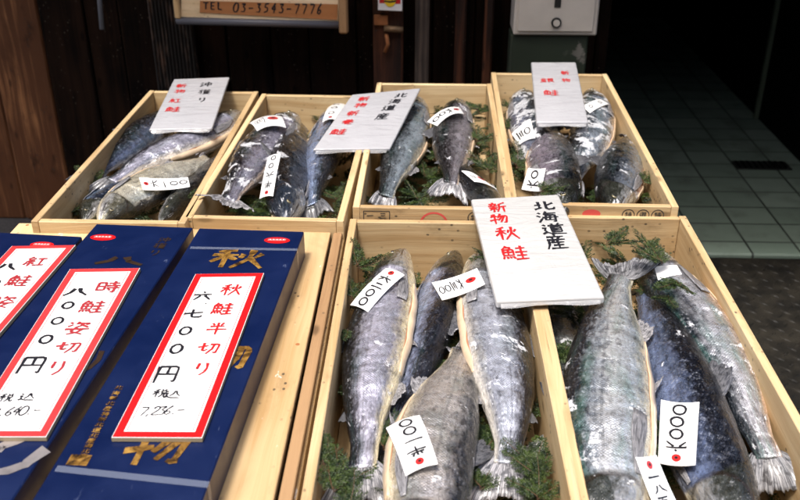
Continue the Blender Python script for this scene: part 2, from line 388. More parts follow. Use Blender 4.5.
# ------------------------------------------------------------------ the dark shop front behind the boxes
WY = 2.80                                    # front plane of the dark timber wall
xr = PD(600, 40, WY).x + .03                 # its right end, where the doorway opens
xl = PD(62, 110, WY).x
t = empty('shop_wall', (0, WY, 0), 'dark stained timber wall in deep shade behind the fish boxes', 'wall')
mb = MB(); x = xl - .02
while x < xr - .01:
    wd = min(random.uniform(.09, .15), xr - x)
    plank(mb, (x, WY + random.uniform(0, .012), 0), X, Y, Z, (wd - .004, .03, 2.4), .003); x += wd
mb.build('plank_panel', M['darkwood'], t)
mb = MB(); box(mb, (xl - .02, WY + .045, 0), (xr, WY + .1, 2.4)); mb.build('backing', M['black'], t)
# interior of the shop
t = empty('shop_interior', (1.3, 5, 0), 'unlit black shop interior walls and ceiling beyond the tiled doorway, with an overhang added for shade', 'room')
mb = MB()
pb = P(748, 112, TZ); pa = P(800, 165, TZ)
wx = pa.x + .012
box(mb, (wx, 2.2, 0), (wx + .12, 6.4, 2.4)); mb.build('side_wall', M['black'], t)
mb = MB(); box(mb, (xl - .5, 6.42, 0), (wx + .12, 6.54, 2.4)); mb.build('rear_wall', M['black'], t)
mb = MB(); box(mb, (-2.6, 2.0, 2.42), (wx + .5, 6.6, 2.6)); mb.build('ceiling', M['black'], t)  # unseen roof slab; its front overhang is shaped to shade the interior
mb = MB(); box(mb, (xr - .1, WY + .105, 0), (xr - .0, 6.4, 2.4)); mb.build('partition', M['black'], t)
# left timber panel (big worn boards)
t = empty('plank_wall', PD(20, 200, 3.10), 'big warm brown weathered timber boards standing at the left edge', 'wall')
t.location.z = 0
xe = PD(58, 125, 3.10).x
for k, (a, b) in enumerate([(-.19, 0), (-.39, -.193), (-.62, -.393), (-.9, -.623), (-1.2, -.903), (-1.55, -1.203), (-1.9, -1.553), (-2.3, -1.903)]):
    mb = MB(); plank(mb, (xe + a, 3.10 + .004 * (k % 2), 0), X, Y, Z, (b - a, .05, 2.4), .006); mb.build('board', M['oldwood'], t)
mb = MB(); box(mb, (xe + .004, 3.12, 0), (xe + .03, 3.15, 2.4)); mb.build('edge_strip', M['rustwood'], t)
# ridged dark shutter panel
t = empty('ridged_panel', (PD(172, 40, 2.74).x, 2.74, 0), 'dark ridged corrugated panel standing behind the leftmost white board', 'panel')
xa, xb = PD(152, 60, 2.74).x, PD(194, 60, 2.74).x
n = NT('dark_ridged_metal'); v = n.obj(); f = n.noise(n.mapping(v, (40, 40, 9)), 1, 4, .7)
n.set(col=n.mix(step(n, f, .5, .68), (.008, .006, .005), n.mix(n.noise(v, 8, 2), (.11, .10, .095), (.13, .05, .015))), rough=.55); M['ridge'] = n.m
mb = MB(); N = 96; vs = []; W_ = xb - xa
for i in range(N + 1):
    q = i / N; vs += [(xa + W_ * q, 2.765 - .009 * (.5 - .5 * math.cos(q * 2 * math.pi * 12)), zz) for zz in (.0, 2.4)]
fs = [[2 * i, 2 * i + 2, 2 * i + 3, 2 * i + 1] for i in range(N)]
mb.add(vs, fs); b_ = [(xa, 2.785, 0), (xb, 2.785, 0), (xb, 2.785, 2.4), (xa, 2.785, 2.4)]; mb.add(b_, [[0, 3, 2, 1]])
mb.build('ridged_sheet', M['ridge'], t, smooth=True)
# small pale pole in the recess
mb = MB(); a, b = PD(96, -40, 2.7), PD(102, 29, 2.7); tube(mb, [(a.x - .03, 2.7, 2.3), a, b], .007, 10)
mb = mb.build('pole', M['whitepole'], None, True, (b.x, 2.7, b.z)); tag(mb, 'thin pale grey pole hanging in the dark recess beside the brown boards', 'pole')
# worn posts and latch
def post(name, label, p0, p1, ytop, yfront, mat, dep=.05):
    a, b = PD(p0, 40, yfront).x, PD(p1, 40, yfront).x
    mb = MB(); plank(mb, (a, yfront, 0), X, Y, Z, (b - a, dep, 2.45), .006)
    return tag(mb.build(name, mat, None, False, ((a + b) / 2, yfront, 0)), label, 'post')
post('timber_post', 'grey weathered timber post right of the small red sticker', 415, 429, 0, 2.72, M['greywood'])
post('timber_post', 'reddish worn timber post carrying a rusty latch under the red sticker', 373, 403, 0, 2.735, M['rustwood'])
post('timber_post', 'dark reddish post between the grey post and the steel mailbox', 455, 466, 0, 2.745, M['rustwood'])
post('timber_post', 'narrow dark brown post just left of the steel mailbox', 484, 493, 0, 2.745, M['rustwood'])
t = empty('latch', PD(387, 30, 2.70), 'rusty iron latch and bracket on the reddish post below the sticker', 'latch')
mb = MB(); a = PD(374, 25, 2.728); b = PD(388, 15, 2.728); box(mb, (a.x, 2.722, a.z), (b.x, 2.7345, b.z), .002); mb.build('bracket', M['rust'], t)
mb = MB(); a = PD(384, 31, 2.715); b = PD(403, 27, 2.715); tube(mb, [(a.x, 2.715, a.z + .008), (b.x, 2.715, a.z + .004)], .0095, 12); mb.build('bolt', simple('worn_bolt', (.22, .14, .075), .5, .5, var=.5, scale=90), t, True)
mb = MB(); a = PD(386, 34, 2.72); tube(mb, [(a.x, 2.72, a.z), (a.x + .006, 2.717, a.z - .03), (a.x - .004, 2.72, a.z - .055)], .006, 8); mb.build('hasp', M['rust'], t, True)
# red sticker with a yellow oval
c = [PD(378, -14, 2.70), PD(402, -13, 2.70), PD(402, 11, 2.70), PD(378, 10, 2.70)]
q = Quad(*c); q.n = Vector((0, -1, 0)); t = empty('sticker', q.at(.5, 1), 'small red and white sticker with a yellow oval on the dark post', 'sticker')
M['white_card'] = simple('white_card', (.78, .78, .77), .5, var=.04)
M['yellow'] = simple('yellow_print', (.8, .55, .02), .45)
wr = Writing(q.map); wr.rect(0, 0, q.w, q.h, .0); wr.mb.add([q.map(0, 0, -.034), q.map(q.w, 0, -.034), q.map(q.w, q.h, -.034), q.map(0, q.h, -.034)], [[3, 2, 1, 0]])
for (x0, y0, x1, y1) in ((0, 0, q.w, 0), (q.w, 0, q.w, q.h), (q.w, q.h, 0, q.h), (0, q.h, 0, 0)): wr.mb.add([q.map(x0, y0, 0), q.map(x1, y1, 0), q.map(x1, y1, -.034), q.map(x0, y0, -.034)], [[0, 3, 2, 1]])
wr.build('card', M['white_card'], t)
wr = Writing(q.map); wr.rect(q.w * .06, q.h * .12, q.w * .94, q.h * .70, .001); wr.build('red_field', M['redprint'], t)
wr = Writing(q.map); wr.ellipse(q.w * .5, q.h * .5, q.w * .26, q.h * .34, h=.002); wr.build('yellow_oval', M['yellow'], t)
wr = Writing(q.map); wr.k = 90
for k in range(5): wr.poly([(q.w * (.3 + .1 * k), q.h * .56), (q.w * (.33 + .1 * k), q.h * .68)], q.w * .05)
wr.mapf = lambda x, y, h: q.map(x, y, h + .002); 
wr2 = Writing(wr.mapf); wr2.poly([(q.w * .26, q.h * .60), (q.w * .5, q.h * .63), (q.w * .76, q.h * .58)], q.w * .07, False); wr2.build('lettering', M['ink'], t)
# telephone sign
SY = 2.62
tl, tr, brr, bl = PD(182, -70, SY), PD(340, -68, SY), PD(338, 22, SY), PD(181, 17, SY)
q = Quad(tl, tr, brr, bl); q.n = Vector((0, -1, 0))
t = empty('shop_sign', q.at(.5, 1), 'framed cream and brown shop sign board showing a telephone number', 'sign')
M['cream'] = wood('cream_sign_board', (.80, .64, .42), (.66, .48, .27), knots=False)
M['signbrown'] = wood('orange_brown_sign_strip', (.44, .19, .07), (.34, .135, .045), knots=False, dirt=.1)
def slab(q, th, mb=None):
    mb = mb or MB(); a = [q.at(0, 0), q.at(1, 0), q.at(1, 1), q.at(0, 1)]; b = [p - q.n * th for p in a]
    uv = [(0, 0), (q.w, 0), (q.w, q.h), (0, q.h)]
    mb.add(a + b, [[0, 3, 2, 1], [4, 5, 6, 7], [0, 1, 5, 4], [1, 2, 6, 5], [2, 3, 7, 6], [3, 0, 4, 7]], [[uv[i] for i in (0, 3, 2, 1)], uv] + [[(0, 0), (.1, 0), (.1, .01), (0, .01)]] * 4)
    return mb
slab(q, .02).build('sign_board', M['cream'], t)
u0, v0 = q.inv(199, -6); u1, v1 = q.inv(336, 17)
ql = Quad(PD(200, 1, SY - .003), PD(337.5, 4.5, SY - .003), PD(337, 20, SY - .003), PD(199.5, 12.5, SY - .003)); ql.n = q.n
slab(ql, .0025).build('brown_strip', M['signbrown'], t)
wr = Writing(ql.map)
for ch, px in zip('TEL', (206, 213, 220)): cx, cy = ql.inv(px, 5.8); wr.char(ch, cx, cy, .018, .028, .0042)
wr.build('tel_lettering', M['ink'], t); wr = Writing(ql.map)
px = 236.0
for ch in '03-3543-7776':
    cx, cy = ql.inv(px, 7.5 + (px - 236) * .018); wr.char(ch, cx, cy, .020, .032, .0042, slant=.12); px += 7.6
wr.build('lettering', M['ink'], t)
wr = Writing(lambda x, y, h: q.map(x, y, h + .001)); px = 250
for k in range(9):
    cx, cy = q.inv(px, -3); wr.poly([(cx, cy), (cx + .02, cy - .004)], .004); px += 9
wr.build('upper_lettering', M['ink'], t)
fr = MB()
a, b = PD(177, 20, SY + .005), PD(342, 24.5, SY + .005)
tube(fr, [(a.x, SY, a.z), (b.x, SY, b.z)], .011, 10); fr.build('bottom_rail', simple('dark_grey_rail', (.10, .10, .115), .5, .3), t, True)
fr = MB(); a = PD(344, 33, SY - .005); box(fr, (a.x - .013, SY - .02, a.z), (a.x + .013, SY + .01, a.z + .5), .005); fr.build('end_post', M['crate_dark'], t)
fr = MB(); a = PD(180, 18, SY); box(fr, (a.x - .012, SY - .012, a.z), (a.x + .004, SY + .01, a.z + .5), .003); fr.build('side_rail', M['crate'], t)
fr = MB(); 
for px in (200, 320): a = PD(px, 5, SY); box(fr, (a.x - .02, SY + .021, a.z), (a.x + .02, WY, a.z + .06), .002)
fr.build('wall_bracket', M['steel_dark'], t)
# steel mailbox on its peeling green backboard
BY = 2.60
t = empty('mailbox', PD(556, 36, BY), 'brushed steel mailbox with a slot and round lock above the far box', 'mailbox')
x0, x1 = PD(514, 20, BY).x, PD(598, 20, BY).x; z0 = PD(556, 35.5, BY).z
mb = MB(); box(mb, (x0, BY, z0), (x1, BY + .12, z0 + .36), .004); mb.build('body', M['steel'], t)
mb = MB(); box(mb, (x0 + .012, BY - .006, z0 + .012), (x1 - .012, BY - .001, z0 + .24), .002); dr = mb.build('door', M['steel'], t)
zc = PD(556, 22, BY).z; xc = PD(556, 22, BY).x
def disc(mb, c, r, y0, y1, n=24):
    vs = [(c[0] + r * math.cos(2 * math.pi * k / n), y, c[1] + r * math.sin(2 * math.pi * k / n)) for y in (y0, y1) for k in range(n)]
    mb.add(vs, [[k, (k + 1) % n, n + (k + 1) % n, n + k] for k in range(n)] + [list(range(n)), [n + k for k in range(n)][::-1]])
mb = MB(); disc(mb, (xc, zc), .0145, BY - .012, BY - .0065); lk = mb.build('lock', M['steel_dark'], dr)
mb = MB(); disc(mb, (xc, zc), .0095, BY - .016, BY - .0122); mb.build('lock_core', M['steel'], dr)
mb = MB(); za = PD(556, 7, BY).z; box(mb, (xc - .009, BY - .0085, za), (xc + .009, BY - .0062, za + .05), .0005); mb.build('slot', M['steel_dark'], dr)
n = NT('peeling_green_paint'); v = n.obj(); f = n.noise(v, 16, 5, .6)
px_ = n.sep(v)
msk = n.math('MULTIPLY', step(n, f, .5, .56), step(n, px_[0], .02, .09))
n.set(col=n.mix(msk, n.mix(n.noise(n.mapping(v, (9, 9, 3)), 1, 4), (.007, .012, .006), (.022, .034, .018)), (.15, .14, .12)), rough=.6); M['green'] = n.m
mb = MB(); box(mb, (x0 - .005, BY + .012, 0), (x1 - .02, BY + .1, z0 - .001), .004)
tag(mb.build('backboard', M['green'], None, False, ((x0 + x1) / 2, BY + .05, 0)), 'dark green painted panel with a peeling patch under the steel mailbox', 'panel')
# doorway trim, low step on the right and the floor drain
p = P(735, 98, TZ); a = PD(751, 0, 4.35)
mb = MB(); box(mb, (wx - .022, 4.3, TZ), (wx - .002, 4.325, 2.4), .002); M['trim'] = simple('dull_green_trim', (.12, .15, .10), .5)
tag(mb.build('door_trim', M['trim'], None, False, (wx - .011, 4.31, TZ)), 'thin pale green upright trim on the dark wall inside the doorway', 'trim')
a, b = P(733, 163, TZ + .002), P(790, 170, TZ + .002)
t = empty('floor_drain', ((a.x + b.x) / 2, (a.y + b.y) / 2, TZ), 'black slotted drain let into the grey green tiled floor', 'drain')
mb = MB(); box(mb, (a.x, b.y, TZ + .0005), (b.x + .01, a.y + .02, TZ + .006), .001); mb.build('cover', M['steel_dark'], t)
mb = MB()
for k in range(9):
    xx = a.x + (b.x - a.x) * (k + .5) / 9; box(mb, (xx - .004, b.y + .01, TZ + .0062), (xx + .004, a.y + .012, TZ + .009), .001)
mb.build('grate_bar', M['steel'] if False else M['black'], t)

# ------------------------------------------------------------------ table under everything
RF, RB = .780, .800                                        # rim heights of the front and the back boxes
DEP = .150
TOPZ = RF - DEP - .001
t = empty('display_table', (0, 1.5, 0), 'rough timber table carrying the boxes of salmon', 'table')
mb = MB()
for k in range(8): plank(mb, (-.66, .50 + k * .243, TOPZ - .03), X, Y, Z, (1.20, .24, .03), .003)
mb.build('tabletop', M['crate_dark'], t)
for (lx, ly) in ((-.6, .70), (.48, .70), (-.6, 2.2), (.48, 2.2)):
    mb = MB(); box(mb, (lx - .04, ly - .04, 0), (lx + .04, ly + .04, TOPZ - .031), .004); mb.build('leg', M['crate_dark'], t)

# ------------------------------------------------------------------ fish boxes
COLL = []                                                   # meshes things can rest on: (verts, faces)
def collide(mb): COLL.append(([Vector(p) for p in mb.v], [list(f) for f in mb.f]))
TH = .013
BOXES = {}
def fish_box(key, RL, RR, FR, FL, zr, label, tilt=0, zbot=None, L=None, seam=False):
    """open pine box from its rim corners (rear-left, rear-right, front-right, front-left) at rim height zr"""
    rl, rr, fr, fl = [P(*c, zr) for c in (RL, RR, FR, FL)]
    ey = ((rl - fl) + (rr - fr)).normalized(); ex = Vector((ey.y, -ey.x, 0))
    wd = ((rr - rl).dot(ex) + (fr - fl).dot(ex)) / 2; ln = L or ((rl - fl).dot(ey) + (rr - fr).dot(ey)) / 2
    rc = (rl + rr) / 2; o = rc - ex * wd / 2 - ey * ln
    print('box', key, 'w %.3f l %.3f ang %.1f' % (wd, ln, math.degrees(math.atan2(-ey.x, ey.y))), 'y', round(o.y, 3), round(o.y + ln, 3), 'x', round(o.x, 3))
    zb = zr - DEP
    t = empty('fish_box', (rc.x - ey.x * ln / 2, rc.y - ey.y * ln / 2, zb), label, 'box', 'pine boxes of salmon')
    def part(name, x0, y0, z0, sx, sy, sz, split=False):
        mb = MB()
        if split:
            plank(mb, o + ex * x0 + ey * y0 + Z * (z0 - o.z), ex, ey, Z, (sx, sy, sz * .47 - .0008))
            plank(mb, o + ex * x0 + ey * y0 + Z * (z0 + sz * .47 - o.z), ex, ey, Z, (sx, sy, sz * .53))
        else: plank(mb, o + ex * x0 + ey * y0 + Z * (z0 - o.z), ex, ey, Z, (sx, sy, sz))
        collide(mb); return mb.build(name, M['box'], t)
    part('side_wall', 0, 0, zb, TH, ln, DEP); part('side_wall', wd - TH, 0, zb, TH, ln, DEP, seam)
    part('rear_wall', TH + .0004, ln - TH, zb, wd - 2 * TH - .0008, TH, DEP - .001, seam)
    fw = part('front_wall', TH + .0004, 0, zb, wd - 2 * TH - .0008, TH, DEP - .001)
    part('bottom', TH + .0005, TH + .0005, zb + .0005, wd - 2 * TH - .001, ln - 2 * TH - .001, .010)
    BOXES[key] = dict(o=o, ex=ex, ey=ey, w=wd, l=ln, zr=zr, zb=zb, root=t, fw=fw)
    return BOXES[key]
fish_box('1', (149.5, 91.5), (258, 90), (187, 222), (28, 222), RB, 'pine box of dark salmon farthest left, back row')
fish_box('2', (259, 96), (378, 93), (343, 217), (184, 221), RB, 'pine box with one stamped side holding ice flecked salmon right of the farthest left box')
fish_box('3', (378, 83), (490.5, 83), (515.5, 208), (351, 208), RB, 'pine box with bushy green sprigs down its right side and two pale salmon', seam=True)
fish_box('4', (491.5, 73.5), (606, 72.5), (678.5, 205), (511, 205), RB, 'pine box of frosty salmon in front of the steel mailbox', seam=True)
A_ = fish_box('A', (352, 222), (519, 217), (600, 560), (285, 560), RF, 'large pine box in the front centre with four tagged grey salmon', L=.92)
B_ = fish_box('B', (520.5, 217), (685, 212), (850, 505), (588, 540), RF, 'large front box on the right holding long dark and green backed salmon', L=.92)
# riser planks lifting the back row
t = empty('riser_board', (-.1, 1.95, TOPZ), 'flat timber riser under the back row of boxes', 'board')
mb = MB(); plank(mb, (-.66, 1.53, TOPZ + .0005), X, Y, Z, (1.2, .35, RB - DEP - TOPZ - .001), .002); plank(mb, (-.66, 1.9, TOPZ + .0005), X, Y, Z, (1.2, .38, RB - DEP - TOPZ - .001), .002)
mb.build('plank', M['crate_dark'], t)
# stamps on the box ends
def stamp_front(key, items, col='stampblack'):
    b = BOXES[key]
    q = Quad(b['o'] + Z * (b['zr'] - .001 - b['o'].z), b['o'] + b['ex'] * b['w'] + Z * (b['zr'] - .001 - b['o'].z), b['o'] + b['ex'] * b['w'] + Z * (b['zb'] - b['o'].z), b['o'] + Z * (b['zb'] - b['o'].z))
    q.n = -b['ey']
    for it in items:
        wr = Writing(q.map); wred = Writing(q.map)
        if it[0] == 'c':
            cx, cy, r, ch = it[1:]; wr.ellipse(cx, cy, r, r, ring=.14); wr.char(ch, cx, cy, r * 1.15, r * 1.15, r * .12)
        if it[0] == 'r': wred.ellipse(it[1], it[2], it[3], it[4], ring=.16 if len(it) > 5 else None)
        if it[0] == 'q':
            x0, y0, x1, y1, chs = it[1:]
            for p in ([(x0, y0), (x1, y0)], [(x1, y0), (x1, y1)], [(x1, y1), (x0, y1)], [(x0, y1), (x0, y0)]): wr.poly(p, .0014, False)
            for k, ch in enumerate(chs): wr.char(ch, x0 + (x1 - x0) * (k + .5) / len(chs), (y0 + y1) / 2, .014, .014, .0016)
        if wr.mb.v: wr.build('stamp', M['stampblack'], b['fw'])
        if wred.mb.v: wred.build('red_stamp', M['stampred'], b['fw'])
stamp_front('3', [('q', .02, .007, .068, .025, '水下'), ('c', .225, .018, .013, '特'), ('c', .252, .018, .013, '特'), ('r', .15, .03, .026, .023, 1)] if '水' in GLYPH else [('q', .02, .007, .068, .025, '一三'), ('c', .225, .018, .013, '特'), ('c', .252, .018, .013, '特'), ('r', .15, .03, .026, .023, 1)])
stamp_front('4', [('r', .15, .017, .017, .009), ('c', .218, .018, .012, '特'), ('c', .245, .018, .012, '選'), ('c', .272, .018, .012, '特')])
b = BOXES['2']
q = Quad(b['o'] + b['ey'] * 0 + Z * (b['zr'] - b['o'].z), b['o'] + b['ey'] * b['l'] + Z * (b['zr'] - b['o'].z), b['o'] + b['ey'] * b['l'] + Z * (b['zb'] - b['o'].z), b['o'] + Z * (b['zb'] - b['o'].z))

# ------------------------------------------------------------------ upturned crates on the left, under the gift boxes
CZ = .776
def crate(c0, c1, label, strip=False):
    """upturned crate: top planks run towards the viewer"""
    p0, p1 = P(*c0, CZ), P(*c1, CZ); ey = BOXES['A']['ey']; ex = BOXES['A']['ex']; ln = .82; wd = (p1 - p0).dot(ex); zb = TOPZ + .001
    o = p1 - ex * wd - ey * ln; o.z = 0; hh = CZ - .0125 - zb; c = o + ex * wd / 2 + ey * ln / 2
    t = empty('upturned_crate', (c.x, c.y, zb), label, 'crate', 'upturned crates under the gift boxes')
    def at(x, y, z): return o + ex * x + ey * y + Z * z
    for x in (0, wd - TH): mb = MB(); plank(mb, at(x, 0, zb), ex, ey, Z, (TH, ln, hh)); mb.build('side_wall', M['crate'], t)
    for y in (0, ln - TH): mb = MB(); plank(mb, at(TH + .001, y, zb), ex, ey, Z, (wd - 2 * TH - .002, TH, hh)); mb.build('end_wall', M['crate'], t)
    xs = [0, wd * .48, wd - (.021 if strip else 0)]
    mb = MB(); plank(mb, at(xs[0], 0, CZ - .012), ex, ey, Z, (xs[1] - xs[0] - .0012, ln, .012)); plank(mb, at(xs[1], 0, CZ - .012), ex, ey, Z, (xs[2] - xs[1] - (.003 if strip else 0), ln, .012))
    collide(mb); mb.build('base_boards', M['crate'], t)
    for k in range(8):
        x = wd * (.06 + .88 * (k % 4) / 3) - (.02 if k % 4 == 3 else 0); y = (ln - .007, ln * .5)[k // 4] + random.uniform(-.002, .002); p = at(x, y, CZ); mb = MB()
        vs = [p + Vector((math.cos(a) * .0032, math.sin(a) * .0032, .0004)) for a in [i * math.pi / 5 for i in range(10)]]; mb.add(vs + [p + Z * .0009], [[i, (i + 1) % 10, 10] for i in range(10)]); mb.build('nail', M['rust'], t)
    if strip: mb = MB(); plank(mb, at(wd - .019, 0, CZ - .012), ex, ey, Z, (.016, ln, .0115)); mb.build('batten', M['crate_dark'], t)
crate((191, 222), (346, 221.5), 'upturned pine crate beside the large front centre box', True)
crate((17, 225), (189.5, 225), 'upturned pine crate at the left under the two farther left gift boxes')

def bolded(q, spec, name, mat, t):
    for ch, px, py, sx, sy, wd, *r in spec:
        wr = Writing(q.map); cx, cy = q.inv(px, py); wr.char(ch, cx, cy, sx, sy, wd * .86, *(r or [0]), jit=.22); wr.build(name, mat, t)

# ------------------------------------------------------------------ navy gift boxes with price cards
GH = .047; GZ = CZ + GH + .0005
n = NT('navy_card'); v = n.obj(); f = n.noise(v, 9, 5, .65); f2 = n.noise(n.mapping(v, (1, .25, 1), (0, 0, 0), (0, 0, .5)), 70, 4, .7)
c = n.mix(f, (.0007, .0032, .022), (.0018, .0105, .058)); c = n.mix(n.math('MULTIPLY', step(n, f2, .66, .78), .35), c, (.16, .2, .32))
n.set(col=c, rough=n.ramp(f, [(.3, .32), (.7, .5)]), spec=.3, coat=.12, coatr=.12, nor=n.bump(f, .12, .004)); M['navy'] = n.m
n = NT('clear_tape'); n.set(col=(.28, .32, .42), rough=.18, coat=1.0, coatr=.05); n.b.inputs['Alpha'].default_value = .3; M['tape'] = n.m
def card_mat(name, base, tint):
    n = NT(name); v = n.obj(); wv = n.noise(n.mapping(v, (1, 1, 1)), 28, 3, .5, 1.2)
    n.set(col=n.mix(n.noise(v, 12, 4), base, tint), rough=.35, coat=.5, coatr=.12, nor=n.bump(wv, .25, .004)); return n.m
M['card'] = card_mat('laminated_white_card', (.74, .73, .71), (.66, .65, .64)); M['cardedge'] = simple('tan_card_edge', (.30, .24, .15), .7)
def gift_box(RL, RR, FRdir, label, L=.70):
    rl, rr, fr = P(*RL, GZ), P(*RR, GZ), P(*FRdir, GZ)
    ey = (rr - fr).normalized(); ex = Vector((ey.y, -ey.x, 0)); wd = (rr - rl).dot(ex)
    o = rr - ex * wd - ey * L; print('gift', round(wd, 3))
    t = empty('gift_box', o + ex * wd / 2 + ey * L / 2 - Z * GH, label, 'gift box', 'navy gift boxes')
    mb = MB(); plank(mb, o - Z * GH, ex, ey, Z, (wd, L, GH), .0015); collide(mb); mb.build('carton', M['navy'], t)
    q = Quad(o + ey * L, o + ex * wd + ey * L, o + ex * wd, o); q.n = Z.copy()
    return t, q, ex, ey
g3, q3, ex3, ey3 = gift_box((197, 231.5), (304, 231.5), (210, 480), 'navy gift box on the right with gold brush lettering and taped end')
g2, q2, ex2, ey2 = gift_box((93, 227.5), (193, 227.5), (121, 336), 'middle navy gift box with faded dark lettering and a red oval')
g1, q1, ex1, ey1 = gift_box((-14, 236.5), (82, 236.5), (22, 300), 'navy gift box at the left edge of the table')
def oval(q, g, px, py, rx, ry):
    cx, cy = q.inv(px, py); wr = Writing(q.map); wr.ellipse(cx, cy, rx, ry, 32, .0004); s = wr.build('seal', M['redprint'], g)
    wr = Writing(lambda x, y, h: q.map(x, y, h + .0005))
    for k in range(-5, 6): wr.char('三' if k % 2 else '円', cx + k * rx * .13, cy, rx * .11, ry * .6, .0006)
    wr.build('seal_lettering', M['card'], s)
oval(q3, g3, 277, 240.5, .0215, .0115); oval(q2, g2, 103, 237.5, .0215, .0115); oval(q1, g1, 42, 245, .02, .011)
bolded(q3, [('秋', 237, 259, .088, .066, .011), ('切', 232, 357, .045, .07, .010), ('物', 158, 446, .075, .07, .011)], 'gold_character', M['gold'], g3)
wr = Writing(q3.map)
for k in range(14):
    cx, cy = q3.inv(119 - 2.75 * k, 388 + 5.3 * k); wr.char(random.choice('新物特選北海道産切'), cx, cy, .010, .009, .0012)
cx, cy = q3.inv(78, 462); wr.rect(cx - .012, cy - .012, cx + .012, cy + .006, .0004)
wr.build('small_gold_print', M['gold'], g3)
bolded(q2, [('八', 120, 261, .085, .03, .011), ('沖', 165, 240, .021, .020, .0026), ('獲', 160, 246, .021, .020, .0026), ('り', 155, 253, .021, .020, .0026), ('り', 88, 362, .05, .06, .008)], 'dark_character', M['foilbrown'], g2)
wr = Writing(q2.map)
cx, cy = q2.inv(10, 458); wr.char('り', cx, cy, .10, .075, .014, ang=.6); wr.build('silver_lettering', M['silverfoil'], g2)
# clear tape wrapped over the ends of the right gift box
def tape(pa, pb, wv):
    x0, y0 = q3.inv(*pa); x1, y1 = q3.inv(*pb); s = q3
    x0 = max(x0, .0005); x1 = s.w + .0006; mb = MB()
    for (ya, yb_) in ((0, wv),):
        p = [s.map(x0, y0, .0009), s.map(x1, y1, .0009), s.map(x1, y1 + wv, .0009), s.map(x0, y0 + wv, .0009)]
        d = [p[1] - Z * (GH * .8), p[2] - Z * (GH * .8)]
        mb.add(p + d, [[0, 3, 2, 1], [1, 2, 5, 4]])
    mb.build('tape', M['tape'], g3)
tape((191, 247), (297, 249), .008); tape((58, 466), (207, 482), .010)

def price_card(corners, label, border, red, black, inkred='redink', z=GZ + .0065):
    c = [P(*p, z) for p in corners]; q = Quad(*c); q.n = Z.copy(); print('card', round(q.w, 3), round(q.h, 3))
    t = empty('price_card', q.at(.5, .5) - Z * .0065, label, 'price card', 'red bordered price cards')
    mb = slab(q, .0058); mb.build('card', M['card'], t); mb2 = MB()
    e = .0003; m = q.map
    for (x0, y0, x1, y1) in ((-e, -e, q.w + e, -e), (q.w + e, -e, q.w + e, q.h + e), (q.w + e, q.h + e, -e, q.h + e), (-e, q.h + e, -e, -e)):
        mb2.add([m(x0, y0, -.0004), m(x1, y1, -.0004), m(x1, y1, -.0056), m(x0, y0, -.0056)], [[0, 1, 2, 3]])
    mb2.build('edge', M['cardedge'], t)
    bw = .0105; wr = Writing(q.map)
    wr.rect(.0008, .0008, q.w - .0008, bw, .0004, 6); wr.rect(.0008, q.h - bw, q.w - .0008, q.h - .0008, .0004, 6); wr.rect(.0008, bw, bw, q.h - bw, .0004, 1, 6); wr.rect(q.w - bw, bw, q.w - .0008, q.h - bw, .0004, 1, 6)
    b2 = bw + .003; l = .0007
    wr.rect(b2, b2, q.w - b2, b2 + l); wr.rect(b2, q.h - b2 - l, q.w - b2, q.h - b2); wr.rect(b2, b2 + l, b2 + l, q.h - b2 - l); wr.rect(q.w - b2 - l, b2 + l, q.w - b2, q.h - b2 - l)
    wr.build('border', M[border], t)
    bolded(q, red, 'red_character', M[inkred], t); bolded(q, black, 'black_character', M['ink'], t)
price_card([(195.5, 274), (264, 273), (202, 438), (111.5, 437.5)], 'white price card with bright red border marked 7,236 on the right gift box', 'redprint',
    [('秋', 231, 290, .031, .034, .0042), ('鮭', 222.5, 309, .030, .034, .0038), ('半', 217, 328.5, .030, .032, .0038), ('切', 208.5, 348.5, .030, .030, .004), ('り', 202, 369, .026, .030, .004)],
    [('六', 203, 296, .027, .026, .004), ('・', 206, 304, .008, .006, .003), ('七', 193.5, 314, .029, .024, .0045), ('〇', 185.5, 331, .018, .022, .0042), ('〇', 176.5, 349, .018, .024, .0044), ('円', 167, 374, .034, .042, .0045),
     ('税', 160, 393.5, .018, .018, .0022), ('込', 172.5, 394.5, .020, .017, .0026)] + [(c, 144 + 6.2 * k, 411.5 - .25 * k, .014 if c not in ',.' else .012, .020, .0021, .1) for k, c in enumerate('7,236.-')])
price_card([(70, 269), (140, 268), (46, 437), (-38, 437)], 'white price card with a faded red border marked 8,640 on the middle gift box', 'fadedred',
    [('時', 108, 287, .034, .036, .0046), ('鮭', 92.5, 307, .034, .036, .004), ('姿', 78, 328, .034, .034, .0042), ('切', 68, 347.5, .034, .030, .0042), ('り', 57, 368, .028, .034, .0042)],
    [('八', 76.5, 292, .036, .026, .006), ('〇', 68, 305.5, .018, .020, .0042), ('〇', 57.5, 321, .018, .020, .0042), ('〇', 46, 339.5, .019, .022, .0046), ('円', 32, 365, .038, .044, .005),
     ('税', 6, 398, .018, .017, .0022), ('込', 27, 397, .020, .016, .0026)] + [(c, -4 + 7 * k, 412.5 - .4 * k, .014, .020, .0022, .1) for k, c in enumerate('8,640.-')], 'pinkink')
price_card([(12, 246), (75.5, 245), (-20, 356), (-92, 356)], 'white price card with a faded red border cut by the left edge', 'fadedred',
    [('紅', 35.5, 262, .033, .034, .0044), ('鮭', 19, 281, .034, .036, .004), ('姿', 4, 302, .034, .034, .0042)],
    [('八', 6, 267, .036, .026, .006), ('〇', -6, 283, .018, .020, .0042), ('〇', -17, 298, .018, .020, .0042)], 'pinkink')

